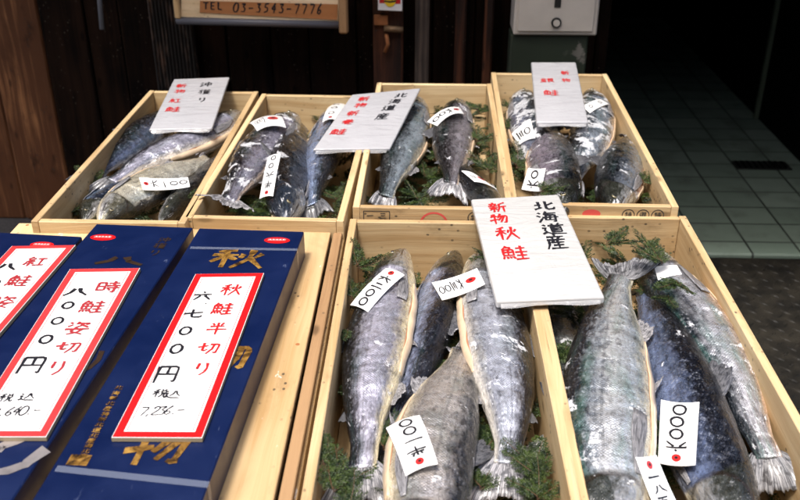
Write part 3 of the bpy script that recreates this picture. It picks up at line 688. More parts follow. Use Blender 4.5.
# ------------------------------------------------------------------ salmon
def fish_mat(name, seed, back, flank, belly, ice=0.2, iri=(.05, .16, .15), iriw=.25, spots=.3, headcol=(.06, .065, .05), backw=.42, dark=1.0):
    back = tuple(.8 * q for q in back); flank = tuple(q * k_ for q, k_ in zip(flank, (.84, .90, 1.0))); belly = tuple(.9 * q for q in belly)
    n = NT(name); sc = n.uv('UVMap'); s, c, _ = n.sep(sc); arc = n.mapping(n.uv('arc'), (1, 1, 1), (seed * 1.37, seed * 2.11, 0))
    n1 = n.noise(arc, 14, 4, .6); n2 = n.noise(n.mapping(arc, (1, 2.2, 1)), 60, 4, .65); n3 = n.noise(arc, 240, 3, .6)
    cc = n.math('ADD', c, n.math('ADD', n.math('MULTIPLY', n.math('SUBTRACT', n1, .5), .26), n.math('MULTIPLY', n.math('SUBTRACT', n2, .5), .20)))
    bw = backw
    mid = tuple((a + b) / 2 for a, b in zip(back, flank))
    col = n.ramp(cc, [(0, tuple(.12 * q for q in back)), (bw * .78, tuple(.5 * q for q in back)), (bw * 1.0, mid), (min(bw * 1.25, .66), tuple(min(.8, q * 1.3) for q in flank)), (max(.68, min(bw * 1.6, .72)), tuple(q * .85 for q in flank)), (.80, belly), (1, belly)])  # countershading, with a highlight band painted into the flank colour
    # iridescent sheen bands
    band = n.math('MULTIPLY', step(n, n.noise(n.mapping(arc, (.5, 2.5, 1)), 16, 3), .46, .7), n.math('MULTIPLY', step(n, c, .12, .35), n.math('SUBTRACT', 1.0, step(n, c, .62, .85))))
    col = n.mix(n.math('MULTIPLY', band, iriw), col, iri)
    bars = step(n, n.noise(n.mapping(arc, (1, .28, 1), (2, 7, 0), (0, 0, .35)), 46, 4, .65), .47, .66)
    col = n.mix(n.math('MULTIPLY', bars, .32), col, tuple(q * .6 + .005 for q in back))
    # scale rows
    sv = n.mapping(arc, (310, 370, 1), (0, 0, 0), (0, 0, .785)); sd_ = n.vor(sv, 1.0, 'F1', .18, dim='2D')
    body = n.math('MULTIPLY', step(n, s, .20, .27), n.math('SUBTRACT', 1.0, step(n, c, .82, .95)))
    edge = n.math('MULTIPLY', step(n, sd_, .36, .62), n.math('MULTIPLY', body, n.ramp(n1, [(.3, .9), (.7, .35)])))
    col = n.mix(n.math('MULTIPLY', edge, .24), col, tuple(q * .25 for q in back))
    # scale glints painted as paler colour, scattered over the flank
    gl = n.vor(sv, 1.0, 'F1', .18, 'Color', '2D'); glr = n.n('ShaderNodeSeparateColor'); n.l(gl, glr.inputs[0])
    glm = n.math('MULTIPLY', step(n, glr.outputs[0], .62, .95), n.math('MULTIPLY', body, n.math('MULTIPLY', step(n, c, .10, .40), n.ramp(n2, [(.42, .0), (.66, .6)]))))
    col = n.mix(glm, col, n.mix(.5, flank, (.75, .78, .84)))
    # lateral line
    ll = n.math('MULTIPLY', n.math('SUBTRACT', 1.0, step(n, n.math('ABSOLUTE', n.math('SUBTRACT', c, .47)), .004, .012)), body)
    col = n.mix(n.math('MULTIPLY', ll, .28), col, tuple(q * .5 for q in back))
    # dark spots on the back
    sp = n.vor(arc, 95, 'F1', 1, dim='2D'); spm = n.math('MULTIPLY', n.math('SUBTRACT', 1.0, step(n, sp, .16, .24)), n.math('SUBTRACT', 1.0, step(n, c, .30, .48)))
    col = n.mix(n.math('MULTIPLY', spm, spots), col, (.008, .008, .012))
    # blackish smudges and scrapes
    sm = step(n, n.noise(n.mapping(arc, (1, 1.9, 1), (5, 3, 0)), 34, 5, .7), .55, .68)
    col = n.mix(n.math('MULTIPLY', sm, .55), col, tuple(q * .35 + .004 for q in back))
    gr = n.math('ADD', n.math('MULTIPLY', n3, .55), n.math('MULTIPLY', n2, .45))
    col = n.mix(.85, col, n.ramp(gr, [(.36, .45), (.5, .95), (.66, 1.0)]), 'MULTIPLY')
    # head
    hd = n.math('SUBTRACT', 1.0, step(n, n.math('ADD', s, n.math('MULTIPLY', n.math('ABSOLUTE', n.math('SUBTRACT', c, .5)), -.06)), .185, .2))
    hc = n.ramp(n.math('ADD', c, n.math('MULTIPLY', n.math('SUBTRACT', n2, .5), .5)), [(.1, tuple(q * .2 for q in headcol)), (.46, tuple(q * .8 for q in headcol)), (.64, (.40, .40, .40)), (.85, (.58, .50, .34))])
    col = n.mix(hd, col, hc)
    gx = n.math('ABSOLUTE', n.math('SUBTRACT', n.math('ADD', s, n.math('MULTIPLY', n.math('POWER', n.math('ABSOLUTE', n.math('SUBTRACT', c, .55)), 2.0), .35)), .2))
    gm = n.math('SUBTRACT', 1.0, step(n, gx, .004, .010))
    col = n.mix(n.math('MULTIPLY', n.math('MULTIPLY', gm, step(n, n1, .3, .6)), .7), col, (.03, .015, .012))
    mm = n.math('MULTIPLY', n.math('SUBTRACT', 1.0, step(n, n.math('ABSOLUTE', n.math('SUBTRACT', c, .60)), .012, .03)), n.math('SUBTRACT', 1.0, step(n, s, .10, .12)))
    col = n.mix(n.math('MULTIPLY', mm, .9), col, (.02, .012, .01))
    # ice and slime
    ic = n.noise(n.mapping(arc, (1, 1, 1), (9, 2, 0)), 24, 5, .62, .4); ic2 = n.noise(arc, 150, 3, .7)
    icv = n.math('ADD', ic, n.math('MULTIPLY', n.math('SUBTRACT', ic2, .5), .14))
    im = step(n, icv, .665 - .20 * ice, .705 - .20 * ice)
    im = n.math('MULTIPLY', im, .85)
    col = n.mix(im, col, n.mix(ic2, (.46, .48, .52), (.80, .80, .81)))
    # flecks
    fl = n.vor(n.mapping(arc, (1, .6, 1)), 130, 'F1', 1, dim='2D'); fm = n.math('MULTIPLY', n.math('SUBTRACT', 1.0, step(n, fl, .05, .12)), step(n, n1, .5, .62))
    col = n.mix(n.math('MULTIPLY', fm, .4), col, (.75, .76, .78))
    hgt = n.math('ADD', n.math('MULTIPLY', n.math('MULTIPLY', sd_, body), -.42), n.math('ADD', n.math('MULTIPLY', n2, .7), n.math('MULTIPLY', im, 1.2)))
    nb = n.bump(hgt, .8, .0022); nb = n.bump(n1, .55, .012, nb); nb = n.bump(n.noise(n.mapping(arc, (1, 1.6, 1)), 38, 2, .5), .6, .006, nb)
    cb = n.bump(n.math('ADD', n.math('ADD', n2, n.math('MULTIPLY', n3, .45)), n.math('MULTIPLY', sd_, -.16)), .9, .003); cb = n.bump(n.noise(n.mapping(arc, (1, 1.6, 1)), 38, 2, .5), .6, .006, cb)
    met = n.math('MULTIPLY', n.math('MULTIPLY', n.math('SUBTRACT', 1.0, im), n.math('SUBTRACT', 1.0, step(n, c, .74, .86))), .62)
    n.set(col=col, rough=n.ramp(n2, [(.3, .16), (.7, .42)]), metal=met, spec=.55, coat=1.0, coatr=.05, nor=nb, cnor=cb)
    return n.m
def fin_mat(name, a, b, spots=0):
    n = NT(name); uv = n.uv(); u, v, _ = n.sep(uv)
    r = n.noise(n.comb(n.math('MULTIPLY', u, 2.4), n.math('MULTIPLY', v, 55)), 1.0, 3, .6); q = n.noise(n.mapping(uv, (7, 9, 1)), 1, 4)
    c = n.mix(step(n, r, .38, .62), a, b); c = n.mix(n.math('MULTIPLY', step(n, q, .52, .62), .7), c, tuple(x * .3 for x in a))
    n.set(col=c, rough=.35, coat=.5, coatr=.15, nor=n.bump(r, .7, .0015)); return n.m
M['fin_dark'] = fin_mat('dark_fin', (.03, .032, .04), (.16, .16, .17))
M['fin_grey'] = fin_mat('grey_fin', (.06, .06, .068), (.40, .39, .40))
M['fin_mid'] = fin_mat('dusky_fin', (.035, .036, .042), (.27, .27, .28))
M['fin_pale'] = fin_mat('pale_fin', (.30, .25, .19), (.60, .55, .47))
M['flesh'] = simple('cut_belly_flesh', (.40, .17, .085), .35, var=.45, scale=90, coat=.6)
M['rimflesh'] = simple('pale_belly_lip', (.60, .46, .31), .35, var=.3, scale=70, coat=.6)
n = NT('fish_eye_silver'); n.set(col=(.20, .17, .09), rough=.2, coat=1); M['eye'] = n.m
n = NT('fish_pupil'); n.set(col=(.006, .006, .008), rough=.06, coat=1); M['pupil'] = n.m
PS = [0, .015, .05, .1, .15, .2, .26, .35, .45, .55, .65, .75, .85, .93, 1.0]
PHD = [.02, .11, .20, .285, .35, .40, .44, .475, .49, .48, .44, .37, .27, .19, .175]
PHV = [.018, .10, .19, .275, .345, .40, .445, .49, .51, .50, .45, .36, .24, .17, .16]
PT = [.015, .085, .16, .215, .25, .275, .295, .31, .315, .305, .275, .22, .145, .075, .014]
def prof(x, tab): return float(np.interp(x, PS, tab))
def catmull(pts, n):
    p = [Vector(q) for q in pts]; p = [p[0] * 2 - p[1]] + p + [p[-1] * 2 - p[-2]]; out = []
    for i in range(1, len(p) - 2):
        for k in range(24):
            t = k / 24; a, b, c, d = p[i - 1:i + 3]
            out.append(.5 * ((2 * b) + (c - a) * t + (2 * a - 5 * b + 4 * c - d) * t * t + (3 * b - a - 3 * c + d) * t ** 3))
    out.append(p[-2])
    L = [0]
    for a, b in zip(out[:-1], out[1:]): L.append(L[-1] + (b - a).length)
    res = []
    for k in range(n):
        d = L[-1] * k / (n - 1); j = min(max(int(np.searchsorted(L, d)) - 1, 0), len(out) - 2)
        f = (d - L[j]) / max(L[j + 1] - L[j], 1e-9); res.append(out[j].lerp(out[j + 1], f))
    return res, L[-1]
NR, NA = 120, 44
FISH = []
def salmon(label, pts, z0, z1, Mx, bel, mat, roll=10, tail=(.11, .085), tailmat='fin_grey', belly_cut=True, lip='rimflesh', fins=True, thick=1.0, taildroop=.02, tailroll=0, girth=1.0, zmid=0):
    k = len(pts); Mx *= .88
    # height along the length: an even sag between head and tail
    w3 = [P(px, py, z0 + (z1 - z0) * i / (k - 1) + zmid * math.sin(math.pi * i / (k - 1))) for i, (px, py) in enumerate(pts)]
    C, L = catmull(w3, NR)
    bel = Vector((bel[0], bel[1], 0)).normalized()
    fr = []
    for i in range(NR):
        T = (C[min(i + 2, NR - 1)] - C[max(i - 2, 0)]).normalized(); D = Z.cross(T).normalized()
        if D.dot(bel) > 0: D = -D
        N = T.cross(D).normalized()
        if N.z < 0: N = -N
        a = R(roll); D2 = D * math.cos(a) + N * math.sin(a); N2 = N * math.cos(a) - D * math.sin(a)
        fr.append((C[i], T, D2, N2))
    def pt(s, a, out=0.0):
        x = s * (NR - 1); i = min(int(x), NR - 2); f = x - i
        c = fr[i][0].lerp(fr[i + 1][0], f); T, D, N = [fr[i][q].lerp(fr[i + 1][q], f) for q in (1, 2, 3)]
        ca, sa = math.cos(a), math.sin(a); pw = .88
        y = math.copysign(abs(ca) ** pw, ca); x_ = math.copysign(abs(sa) ** pw, sa)
        h = (prof(s, PHD) if ca > 0 else prof(s, PHV)) * Mx * girth; tt = prof(s, PT) * Mx * thick
        ci = (a if a <= math.pi else 2 * math.pi - a) / math.pi
        gill = .205 - .35 * (ci - .55) ** 2                      # rear edge of the gill cover
        bul = 1 + .13 * max(0, min(1, (gill - s) / .012 + .5)) * max(0, min(1, (s - .03) / .12))
        if .3 < s < .68 and belly_cut: tt *= 1 - .25 * max(0, (ci - .8) / .2) * math.sin((s - .3) / .38 * math.pi)
        q = c + D * (y * h) + N * (x_ * (tt * bul + out))
        return q + N * (.0022 * mnoise.noise(q * 30) + .0010 * mnoise.noise(q * 75)) * math.sin(min(1, s * 8) * math.pi / 2) + D * (.0015 * mnoise.noise(q * 24)), T, D, N
    mb = MB(); vs = []; uv = {}; ua = {}
    for i in range(NR):
        s = i / (NR - 1)
        for j in range(NA):
            a = 2 * math.pi * j / NA; vs.append(pt(s, a)[0]); c = (a if a <= math.pi else 2 * math.pi - a) / math.pi
            uv[i * NA + j] = (s, c); ua[i * NA + j] = (s * L, c * Mx * 1.3)
    fs = [[i * NA + j, i * NA + (j + 1) % NA, (i + 1) * NA + (j + 1) % NA, (i + 1) * NA + j] for i in range(NR - 1) for j in range(NA)]
    fs += [list(range(NA))[::-1], [(NR - 1) * NA + j for j in range(NA)]]
    # orient faces outward
    f0 = fs[NR // 2 * NA + NA // 4]; nn = (vs[f0[1]] - vs[f0[0]]).cross(vs[f0[2]] - vs[f0[0]])
    if nn.dot(vs[f0[0]] - C[NR // 2]) < 0: fs = [f[::-1] for f in fs]
    mb.add(vs, fs, [[uv[i] for i in f] for f in fs], [[ua[i] for i in f] for f in fs]); collide(mb)
    low = min(p.z for p in vs); mid = C[NR // 2]
    t = empty('salmon', (mid.x, mid.y, low), label, 'salmon', 'salmon laid in the boxes')
    mb.build('body', mat, t, True)
    def sheet_fin(name, fmat, grid, parent=t):
        m_ = MB(); nu = len(grid); nv = len(grid[0]); V = [p for r in grid for p in r]
        F = [[i * nv + j, i * nv + j + 1, (i + 1) * nv + j + 1, (i + 1) * nv + j] for i in range(nu - 1) for j in range(nv - 1)]
        U = [(i / (nu - 1), j / (nv - 1)) for i in range(nu) for j in range(nv)]
        m_.add(V, F, [[U[q] for q in f] for f in F]); o = m_.build(name, fmat, parent, True)
        sm = o.modifiers.new('thick', 'SOLIDIFY'); sm.thickness = .0014; sm.offset = 0; return o
    # tail fin
    c, T, D, N = fr[-1]; a = R(tailroll); D2 = D * math.cos(a) + N * math.sin(a); N2 = N * math.cos(a) - D * math.sin(a)
    r0 = prof(1, PHD) * Mx; g = []; sp, ln = tail
    ph = random.uniform(0, 6)
    for i in range(13):
        u = i / 12; row = []
        for j in range(41):
            v = j / 20 - 1
            le = (ln + .008) * u * (1 - .34 * (1 - abs(v) ** 1.2)); half = r0 + (sp - r0) * (u ** .8)
            rag = .0022 * math.sin(v * 23 + ph) * u ** 4 + .0025 * math.sin(v * 71) * u ** 6
            row.append(c - T * .012 + T * (le * (1 - .10 * abs(v)) + rag) + D2 * (v * half) + N2 * ((.0007 * math.sin(v * 60) + .0016 * math.sin(v * 17 + ph * 2)) * u + .006 * math.sin(v * 4 + ph) * u - taildroop * u * u))
        g.append(row)
    sheet_fin('tail_fin', M[tailmat], g)
    def edge_fin(name, s0, s1, top, hgt, lean, fmat, nj=13):
        g = []
        for i in range(6):
            u = i / 5; row = []
            for j in range(nj):
                v = j / (nj - 1); s = s0 + (s1 - s0) * v
                p, T, D, N = pt(s, 0 if top else math.pi); d = D if top else -D
                pc = fr[int(s * (NR - 1))][0]; base = pc + (p - pc) * .96
                hh = hgt * (1 - .75 * v) * (math.sin(min(1, v * 3 + .15) * math.pi / 2)) * (1 + .12 * math.sin(v * 23))
                row.append(base + d * hh * u * .75 + T * lean * u * hh + N * (.0012 * math.sin(v * 40) * u + .35 * hh * u * u * (1 if not top else -.6)))
            g.append(row)
        sheet_fin(name, fmat, g)
    if fins:
        edge_fin('dorsal_fin', .43, .55, True, .40 * Mx, .9, M['fin_dark'])
        edge_fin('adipose_fin', .80, .835, True, .14 * Mx, 1.2, M['fin_dark'], 7)
        edge_fin('anal_fin', .70, .79, False, .24 * Mx, .8, M['fin_grey'])
        edge_fin('pelvic_fin', .50, .53, False, .22 * Mx, 1.8, M['fin_grey'], 7)
    # pectoral fin lying back along the flank
    g = []
    for i in range(9):
        u = i / 8; row = []
        for j in range(11):
            v = j / 10 - .5; s = .215 + .17 * u; p, T, D, N = pt(s, math.pi * (.70 + .02 * u + v * (.05 + .09 * math.sin(u * 2.2))), .0018 + .003 * u)
            row.append(p + N * .0008 * math.sin(v * 30))
        g.append(row)
    sheet_fin('pectoral_fin', M['fin_grey'], g); COLL.append(([p for r_ in g for p in r_], [[i * 11 + j, i * 11 + j + 1, i * 11 + 12 + j, i * 11 + 11 + j] for i in range(8) for j in range(10)]))
    if belly_cut:
        m_ = MB(); vs = []; F = []; nn = 60
        for i in range(nn):
            u = i / (nn - 1); s = .25 + .43 * u; wv = math.sin(u * math.pi) ** .6; wob = .01 * math.sin(u * 19 + ph)
            for q, (aa, oo) in enumerate(((.885 - .03 * wv + wob * .5, .0008), (.905 - .03 * wv + wob, .0050 * wv + .0008), (.955, .0045 * wv + .0006), (1.01, .0010))):
                vs.append(pt(s, math.pi * aa, oo)[0] - pt(s, math.pi * aa)[2] * (.003 * wv if q == 2 else 0))
        for i in range(nn - 1):
            for q in range(3): F.append([i * 4 + q, i * 4 + q + 1, i * 4 + 5 + q, i * 4 + 4 + q])
        m_.add(vs, F); o = m_.build('belly_lip', M[lip], t, True); sm = o.modifiers.new('thick', 'SOLIDIFY'); sm.thickness = .0022; sm.offset = 0
        m_ = MB(); vs = []; F = []
        for i in range(nn):
            u = i / (nn - 1); s = .29 + .36 * u; wv = math.sin(u * math.pi) ** .7
            for aa in (.842, .862, .885): vs.append(pt(s, math.pi * (aa + .02 * (1 - wv) + .008 * math.sin(u * 15)), .0012 * wv - .0002)[0])
        for i in range(nn - 1):
            for q in range(2): F.append([i * 3 + q, i * 3 + q + 1, i * 3 + 4 + q, i * 3 + 3 + q])
        m_.add(vs, F); o = m_.build('belly_slit', M['flesh'], t, True)
    # eyes
    for sgn in (1, -1):
        a = math.pi * .40 * sgn; p, T, D, N = pt(.078, a % (2 * math.pi)); nrm = N * sgn
        m_ = MB(); me = bmesh.new(); bmesh.ops.create_uvsphere(me, u_segments=16, v_segments=10, radius=1)
        rot = nrm.to_track_quat('Z', 'Y').to_matrix(); rr = .048 * Mx
        m_.add([p + rot @ Vector((v.co.x * rr, v.co.y * rr, v.co.z * rr * .45)) for v in me.verts], [[v.index for v in f.verts] for f in me.faces])
        e = m_.build('eye', M['eye'], t, True); m_ = MB()
        m_.add([p + nrm * rr * .26 + rot @ Vector((v.co.x * rr * .68, v.co.y * rr * .68, v.co.z * rr * .3)) for v in me.verts], [[v.index for v in f.verts] for f in me.faces]); me.free()
        m_.build('pupil', M['pupil'], e, True)
    FISH.append(t); return t
DK, BL, GR, PL, WH = (.010, .012, .020), (.05, .06, .09), (.20, .205, .22), (.48, .46, .42), (.60, .56, .47)
RT, LT, NEAR, FAR = (1, 0), (-1, 0), (0, -1), (0, 1)
# front centre box
salmon('grey salmon along the left wall of the front centre box with yellowish belly', [(404, 250), (393, 278), (379, 335), (369, 395), (366, 440), (363, 468)], .735, .73, .118, RT, fish_mat('salmon_skin_a', 1, (0.035, 0.035, 0.05), (.62, .56, .60), (0.74, 0.64, 0.42), .12, backw=.40), -7, (.062, .075))
salmon('dark blue scaled salmon squeezed between two paler ones in the front centre box', [(455, 252), (444, 282), (428, 335), (409, 390), (390, 435), (380, 455)], .722, .70, .112, LT, fish_mat('salmon_skin_b', 2, (.028, .034, .066), (.46, .49, .65), (0.4, 0.4, 0.45), .05, backw=.39, spots=.6), 38, belly_cut=False)
salmon('silver salmon nearest the right wall of the front centre box, tail towards the viewer', [(477, 255), (485, 290), (497, 345), (506, 400), (508, 440), (507, 464)], .74, .735, .122, LT, fish_mat('salmon_skin_c', 3, (0.03, 0.032, 0.055), (.62, .60, .62), (0.62, 0.58, 0.52), .22, (.12, .22, .2), backw=.40), -6, (.06, .072))
salmon('pale brownish salmon lying on top, its head towards the viewer, under an upside down tag', [(426, 585), (425, 525), (433, 455), (449, 395), (463, 350)], .764, .738, .125, LT, fish_mat('salmon_skin_d', 4, (0.035, 0.035, 0.05), (.66, .56, .47), (0.7, 0.6, 0.42), .10, (.20, .28, .25), .4, backw=.36), -5, (.034, .045), girth=1.0)
# front right box
salmon('small pale salmon half hidden against the left wall of the front right box', [(560, 285), (560, 320), (566, 360), (574, 400), (580, 430)], .70, .69, .075, RT, fish_mat('salmon_skin_e', 5, GR, (.4, .36, .32), WH, .35), 10, belly_cut=False)
salmon('big salmon with a green silver flank, tail at the top of the front right box', [(613, 588), (609, 510), (604, 435), (607, 365), (613, 310), (622, 276)], .748, .753, .142, RT, fish_mat('salmon_skin_f', 6, (0.025, 0.03, 0.055), (.80, .82, .80), (0.68, 0.62, 0.46), .20, (.16, .34, .27), .5, backw=.40), 0, (.060, .056), 'fin_mid', tailroll=-10, taildroop=-.010)
salmon('dark blue black salmon down the middle of the front right box', [(752, 572), (728, 505), (699, 437), (672, 366), (653, 315), (642, 286)], .735, .725, .122, LT, fish_mat('salmon_skin_g', 7, (.02, .025, .05), (.25, .30, .45), (0.3, 0.32, 0.4), .03, (.03, .07, .12), .3, backw=.44, spots=.5), 40, (.05, .06), 'fin_dark', belly_cut=False)
salmon('green backed salmon with a pinkish belly against the right wall of the front right box', [(642, 246), (662, 278), (696, 325), (729, 378), (756, 430), (769, 458)], .738, .728, .118, RT, fish_mat('salmon_skin_h', 8, (0.04, 0.06, 0.085), (.58, .54, .52), (0.72, 0.52, 0.38), .30, (.10, .3, .24), .55, backw=.42), -8, (.055, .06), 'fin_mid')
# far left box
salmon('black backed salmon at the upper left of the farthest left box', [(178, 112), (152, 130), (126, 150), (108, 165), (98, 174)], .758, .75, .098, NEAR, fish_mat('salmon_skin_i', 9, (.012, .015, .03), (.16, .19, .28), (0.35, 0.35, 0.38), .10, backw=.5), 30, (.045, .06), 'fin_dark', belly_cut=False)
salmon('lilac grey salmon with an orange belly edge in the farthest left box', [(240, 112), (214, 132), (182, 147), (150, 160), (126, 173), (112, 181)], .775, .765, .100, NEAR, fish_mat('salmon_skin_j', 10, (0.05, 0.045, 0.065), (0.52, 0.48, 0.54), (0.68, 0.6, 0.5), .2, backw=.40), 10, (.042, .055), 'fin_dark')
salmon('pale bellied salmon lying head first towards the viewer in the farthest left box', [(100, 222), (118, 207), (148, 189), (178, 174), (208, 158)], .77, .765, .098, FAR, fish_mat('salmon_skin_k', 11, (0.1, 0.1, 0.1), (1.0, .84, .56), (0.74, 0.65, 0.42), .15, backw=.2, headcol=(.16, .15, .10)), -16, (.03, .04), 'fin_grey')
salmon('narrow black salmon along the right wall of the farthest left box', [(160, 222), (175, 207), (196, 186), (222, 162), (246, 138)], .752, .75, .082, FAR, fish_mat('salmon_skin_l', 12, DK, (.03, .034, .045), GR, .12, backw=.7), 25, (.03, .04), 'fin_dark', belly_cut=False)
salmon('bluish salmon low in the front left corner of the farthest left box', [(84, 222), (98, 204), (122, 190), (150, 178), (180, 165)], .745, .735, .080, FAR, fish_mat('salmon_skin_m', 13, (0.03, 0.06, 0.14), (0.25, 0.36, 0.58), (0.5, 0.5, 0.5), .25, backw=.5), 20, (.03, .04), 'fin_dark', belly_cut=False)
# second box from the left, back row
salmon('frosted salmon with its tail fanned over the crate edge, left of its box', [(296, 115), (278, 134), (256, 160), (239, 185), (229, 200)], .775, .787, .118, RT, fish_mat('salmon_skin_n', 14, (0.025, 0.02, 0.032), (0.36, 0.32, 0.37), (0.6, 0.46, 0.36), .62, backw=.45), 16, (.058, .045), 'fin_grey', lip='rimflesh', taildroop=-.004)
salmon('black salmon facing the viewer with a white scraped flank and bluish snout', [(286, 222), (285, 207), (288, 182), (294, 152), (302, 124)], .768, .755, .128, RT, fish_mat('salmon_skin_o', 15, DK, (.03, .035, .05), (.3, .3, .32), .48, (.03, .08, .14), .4, backw=.6, headcol=(.05, .075, .12)), 45, (.03, .04), 'fin_dark', belly_cut=False)
salmon('steel blue salmon disappearing beneath a tilted white board', [(336, 108), (330, 130), (322, 158), (316, 186), (313, 204)], .768, .755, .108, LT, fish_mat('salmon_skin_p', 16, (.02, .028, .055), (.34, .40, .56), (0.5, 0.5, 0.52), .14, backw=.42), 25, (.04, .04), 'fin_dark')
# third box
salmon('silver grey salmon emerging from beneath a tilted white board', [(418, 98), (411, 126), (400, 156), (390, 182), (386, 196)], .772, .765, .112, RT, fish_mat('salmon_skin_q', 17, (0.018, 0.024, 0.03), (0.42, 0.46, 0.47), (0.62, 0.56, 0.42), .22, (.1, .2, .17), .4, backw=.46), 18, (.03, .03), 'fin_grey')
salmon('brown grey salmon with a scraped tail beside the green sprigs', [(460, 102), (455, 122), (452, 147), (452, 170), (451, 183)], .778, .77, .112, RT, fish_mat('salmon_skin_r', 18, (0.05, 0.04, 0.045), (0.38, 0.32, 0.32), (0.62, 0.48, 0.36), .26, backw=.46), 14, (.045, .042), 'fin_grey')
salmon('black salmon low in the right front corner of its box beneath a numbered tag', [(500, 214), (488, 202), (472, 186), (456, 168), (440, 152)], .752, .735, .10, RT, fish_mat('salmon_skin_s', 19, DK, (.035, .04, .055), GR, .06, backw=.7), 40, (.03, .03), 'fin_dark', belly_cut=False)
# fourth box
salmon('ice crusted salmon at the left wall of the box before the mailbox', [(521, 92), (526, 112), (533, 136), (541, 160), (547, 178)], .77, .765, .118, LT, fish_mat('salmon_skin_t', 20, (0.02, 0.022, 0.035), (0.28, 0.28, 0.34), (0.4, 0.4, 0.42), .85, backw=.5), 20, (.035, .04), 'fin_grey')
salmon('reddish grey salmon pointing at the viewer in the middle of the frosty box', [(562, 214), (559, 199), (554, 174), (550, 150), (549, 128)], .785, .778, .128, LT, fish_mat('salmon_skin_u', 21, (0.02, 0.022, 0.035), (0.38, 0.3, 0.33), (0.62, 0.44, 0.38), .42, backw=.45), 16, (.03, .03), 'fin_grey')
salmon('white frosted salmon at the upper right of the box before the mailbox', [(592, 92), (594, 112), (590, 138), (580, 164), (573, 180)], .772, .765, .118, RT, fish_mat('salmon_skin_v', 22, (0.02, 0.025, 0.04), (0.42, 0.45, 0.48), (0.62, 0.54, 0.46), .80, (.1, .25, .22), .4, backw=.44), 16, (.035, .04), 'fin_grey')
salmon('dark salmon with a raw pink belly in the near right corner of the frosty box', [(614, 214), (614, 200), (619, 178), (626, 155), (632, 138)], .77, .765, .118, RT, fish_mat('salmon_skin_w', 23, (0.018, 0.024, 0.034), (0.26, 0.28, 0.31), (0.56, 0.3, 0.24), .32, (.06, .14, .14), .4, backw=.48), 22, (.03, .03), 'fin_dark')

# ------------------------------------------------------------------ white foam boards in plastic
n = NT('plastic_wrapped_foam'); v = n.obj()
f1 = n.noise(n.mapping(v, (8, 26, 9), (0, 0, 0), (0, 0, .75)), 1.0, 4, .6, 1.6); f2 = n.noise(n.mapping(v, (30, 9, 9), (3, 0, 0), (0, 0, .5)), 1.0, 3, .55, 1.4)
h_ = n.math('ADD', f1, n.math('MULTIPLY', f2, .4))
n.set(col=n.mix(n.noise(v, 11, 4), (.48, .48, .475), (.38, .375, .36)), rough=.4, coat=.8, coatr=.1, nor=n.bump(h_, .30, .006), cnor=n.bump(h_, .8, .008)); M['foam'] = n.m
M['foamshade'] = n.m.copy(); M['foamshade'].name = 'shaded_plastic_wrapped_foam'  # darker copy of the foam; shade on the back boards is in the colour
for q_ in M['foamshade'].node_tree.nodes:
    if q_.type == 'MIX': q_.inputs[6].default_value = (.40, .40, .42, 1); q_.inputs[7].default_value = (.31, .31, .325, 1)
n = NT('clear_bag'); v = n.obj(); f = n.noise(v, 60, 3, .6, 1)
n.set(col=(.8, .8, .8), rough=.12, coat=1, nor=n.bump(f, .8, .004)); n.b.inputs['Alpha'].default_value = .30; M['bag'] = n.m
def planar(corners, zs):
    c = [P(*p, z) for p, z in zip(corners, zs)]; n_ = (c[1] - c[0]).cross(c[3] - c[0]); d = ray(*corners[2])
    c[2] = CAM + d * ((c[0] - CAM).dot(n_) / d.dot(n_)); return c
def board(corners, zs, th, label, black, red, bagend=True, mat='foamshade'):
    c = planar(corners, zs); q = Quad(*c); print('board', round(q.w, 3), round(q.h, 3), [round((a - b).length, 3) for a, b in zip(c, c[1:] + c[:1])])
    cen = q.at(.5, .5); t = empty('notice_board', cen - q.n * th, label, 'notice board', 'white handwritten notice boards')
    bm = bmesh.new(); a = [q.at(*uv) for uv in ((0, 0), (1, 0), (1, 1), (0, 1))]; V = [bm.verts.new(p) for p in a] + [bm.verts.new(p - q.n * th) for p in a]
    for f in ((0, 3, 2, 1), (4, 5, 6, 7), (0, 1, 5, 4), (1, 2, 6, 5), (2, 3, 7, 6), (3, 0, 4, 7)): bm.faces.new([V[i] for i in f])
    bmesh.ops.recalc_face_normals(bm, faces=bm.faces[:]); bmesh.ops.bevel(bm, geom=bm.edges[:], offset=min(.004, th * .35), segments=3, affect='EDGES', profile=.6)
    bm.verts.index_update(); mb = MB(); mb.add([v.co.copy() for v in bm.verts], [[v.index for v in f.verts] for f in bm.faces]); bm.free()
    collide(mb); o = mb.build('foam_board', M[mat], t, True)
    for pol in o.data.polygons: pol.use_smooth = True
    bolded(q, black, 'black_character', M['ink'], t); bolded(q, red, 'red_character', M['redink'], t)
    # loose bag mouth hanging past the near edge
    if bagend:
        mb = MB(); vs = []; nb_ = 24
        for i in range(nb_ + 1):
            u = .04 + .92 * i / nb_
            for k in range(5):
                e = k / 4; p = q.at(u, 1) - q.n * (th * .35 + .004 * e * (1 + .3 * math.sin(u * 9))) + (q.c[3] - q.c[0]).normalized() * (.0005 + .006 * e * (.7 + .3 * math.sin(u * 9 + 1)))
                vs.append(p)
        mb.add(vs, [[i * 5 + k, i * 5 + k + 1, i * 5 + 6 + k, i * 5 + 5 + k] for i in range(nb_) for k in range(4)]); mb.build('bag_mouth', M['bag'], t, True)
    return t
board([(174, 79), (229.5, 77), (212, 128), (149, 129.5)], (.835, .835, .812, .812), .008, 'leftmost white board with black and red brush writing on the farthest left box',
    [('沖', 206.5, 84.5, .030, .030, .0046), ('獲', 204.5, 92, .030, .030, .0034), ('り', 202, 100, .022, .028, .0042)],
    [('新', 181.5, 86, .026, .026, .0034), ('物', 180, 91.5, .026, .026, .0034), ('紅', 175, 101, .028, .030, .0036), ('鮭', 173, 109.5, .034, .032, .0034)])
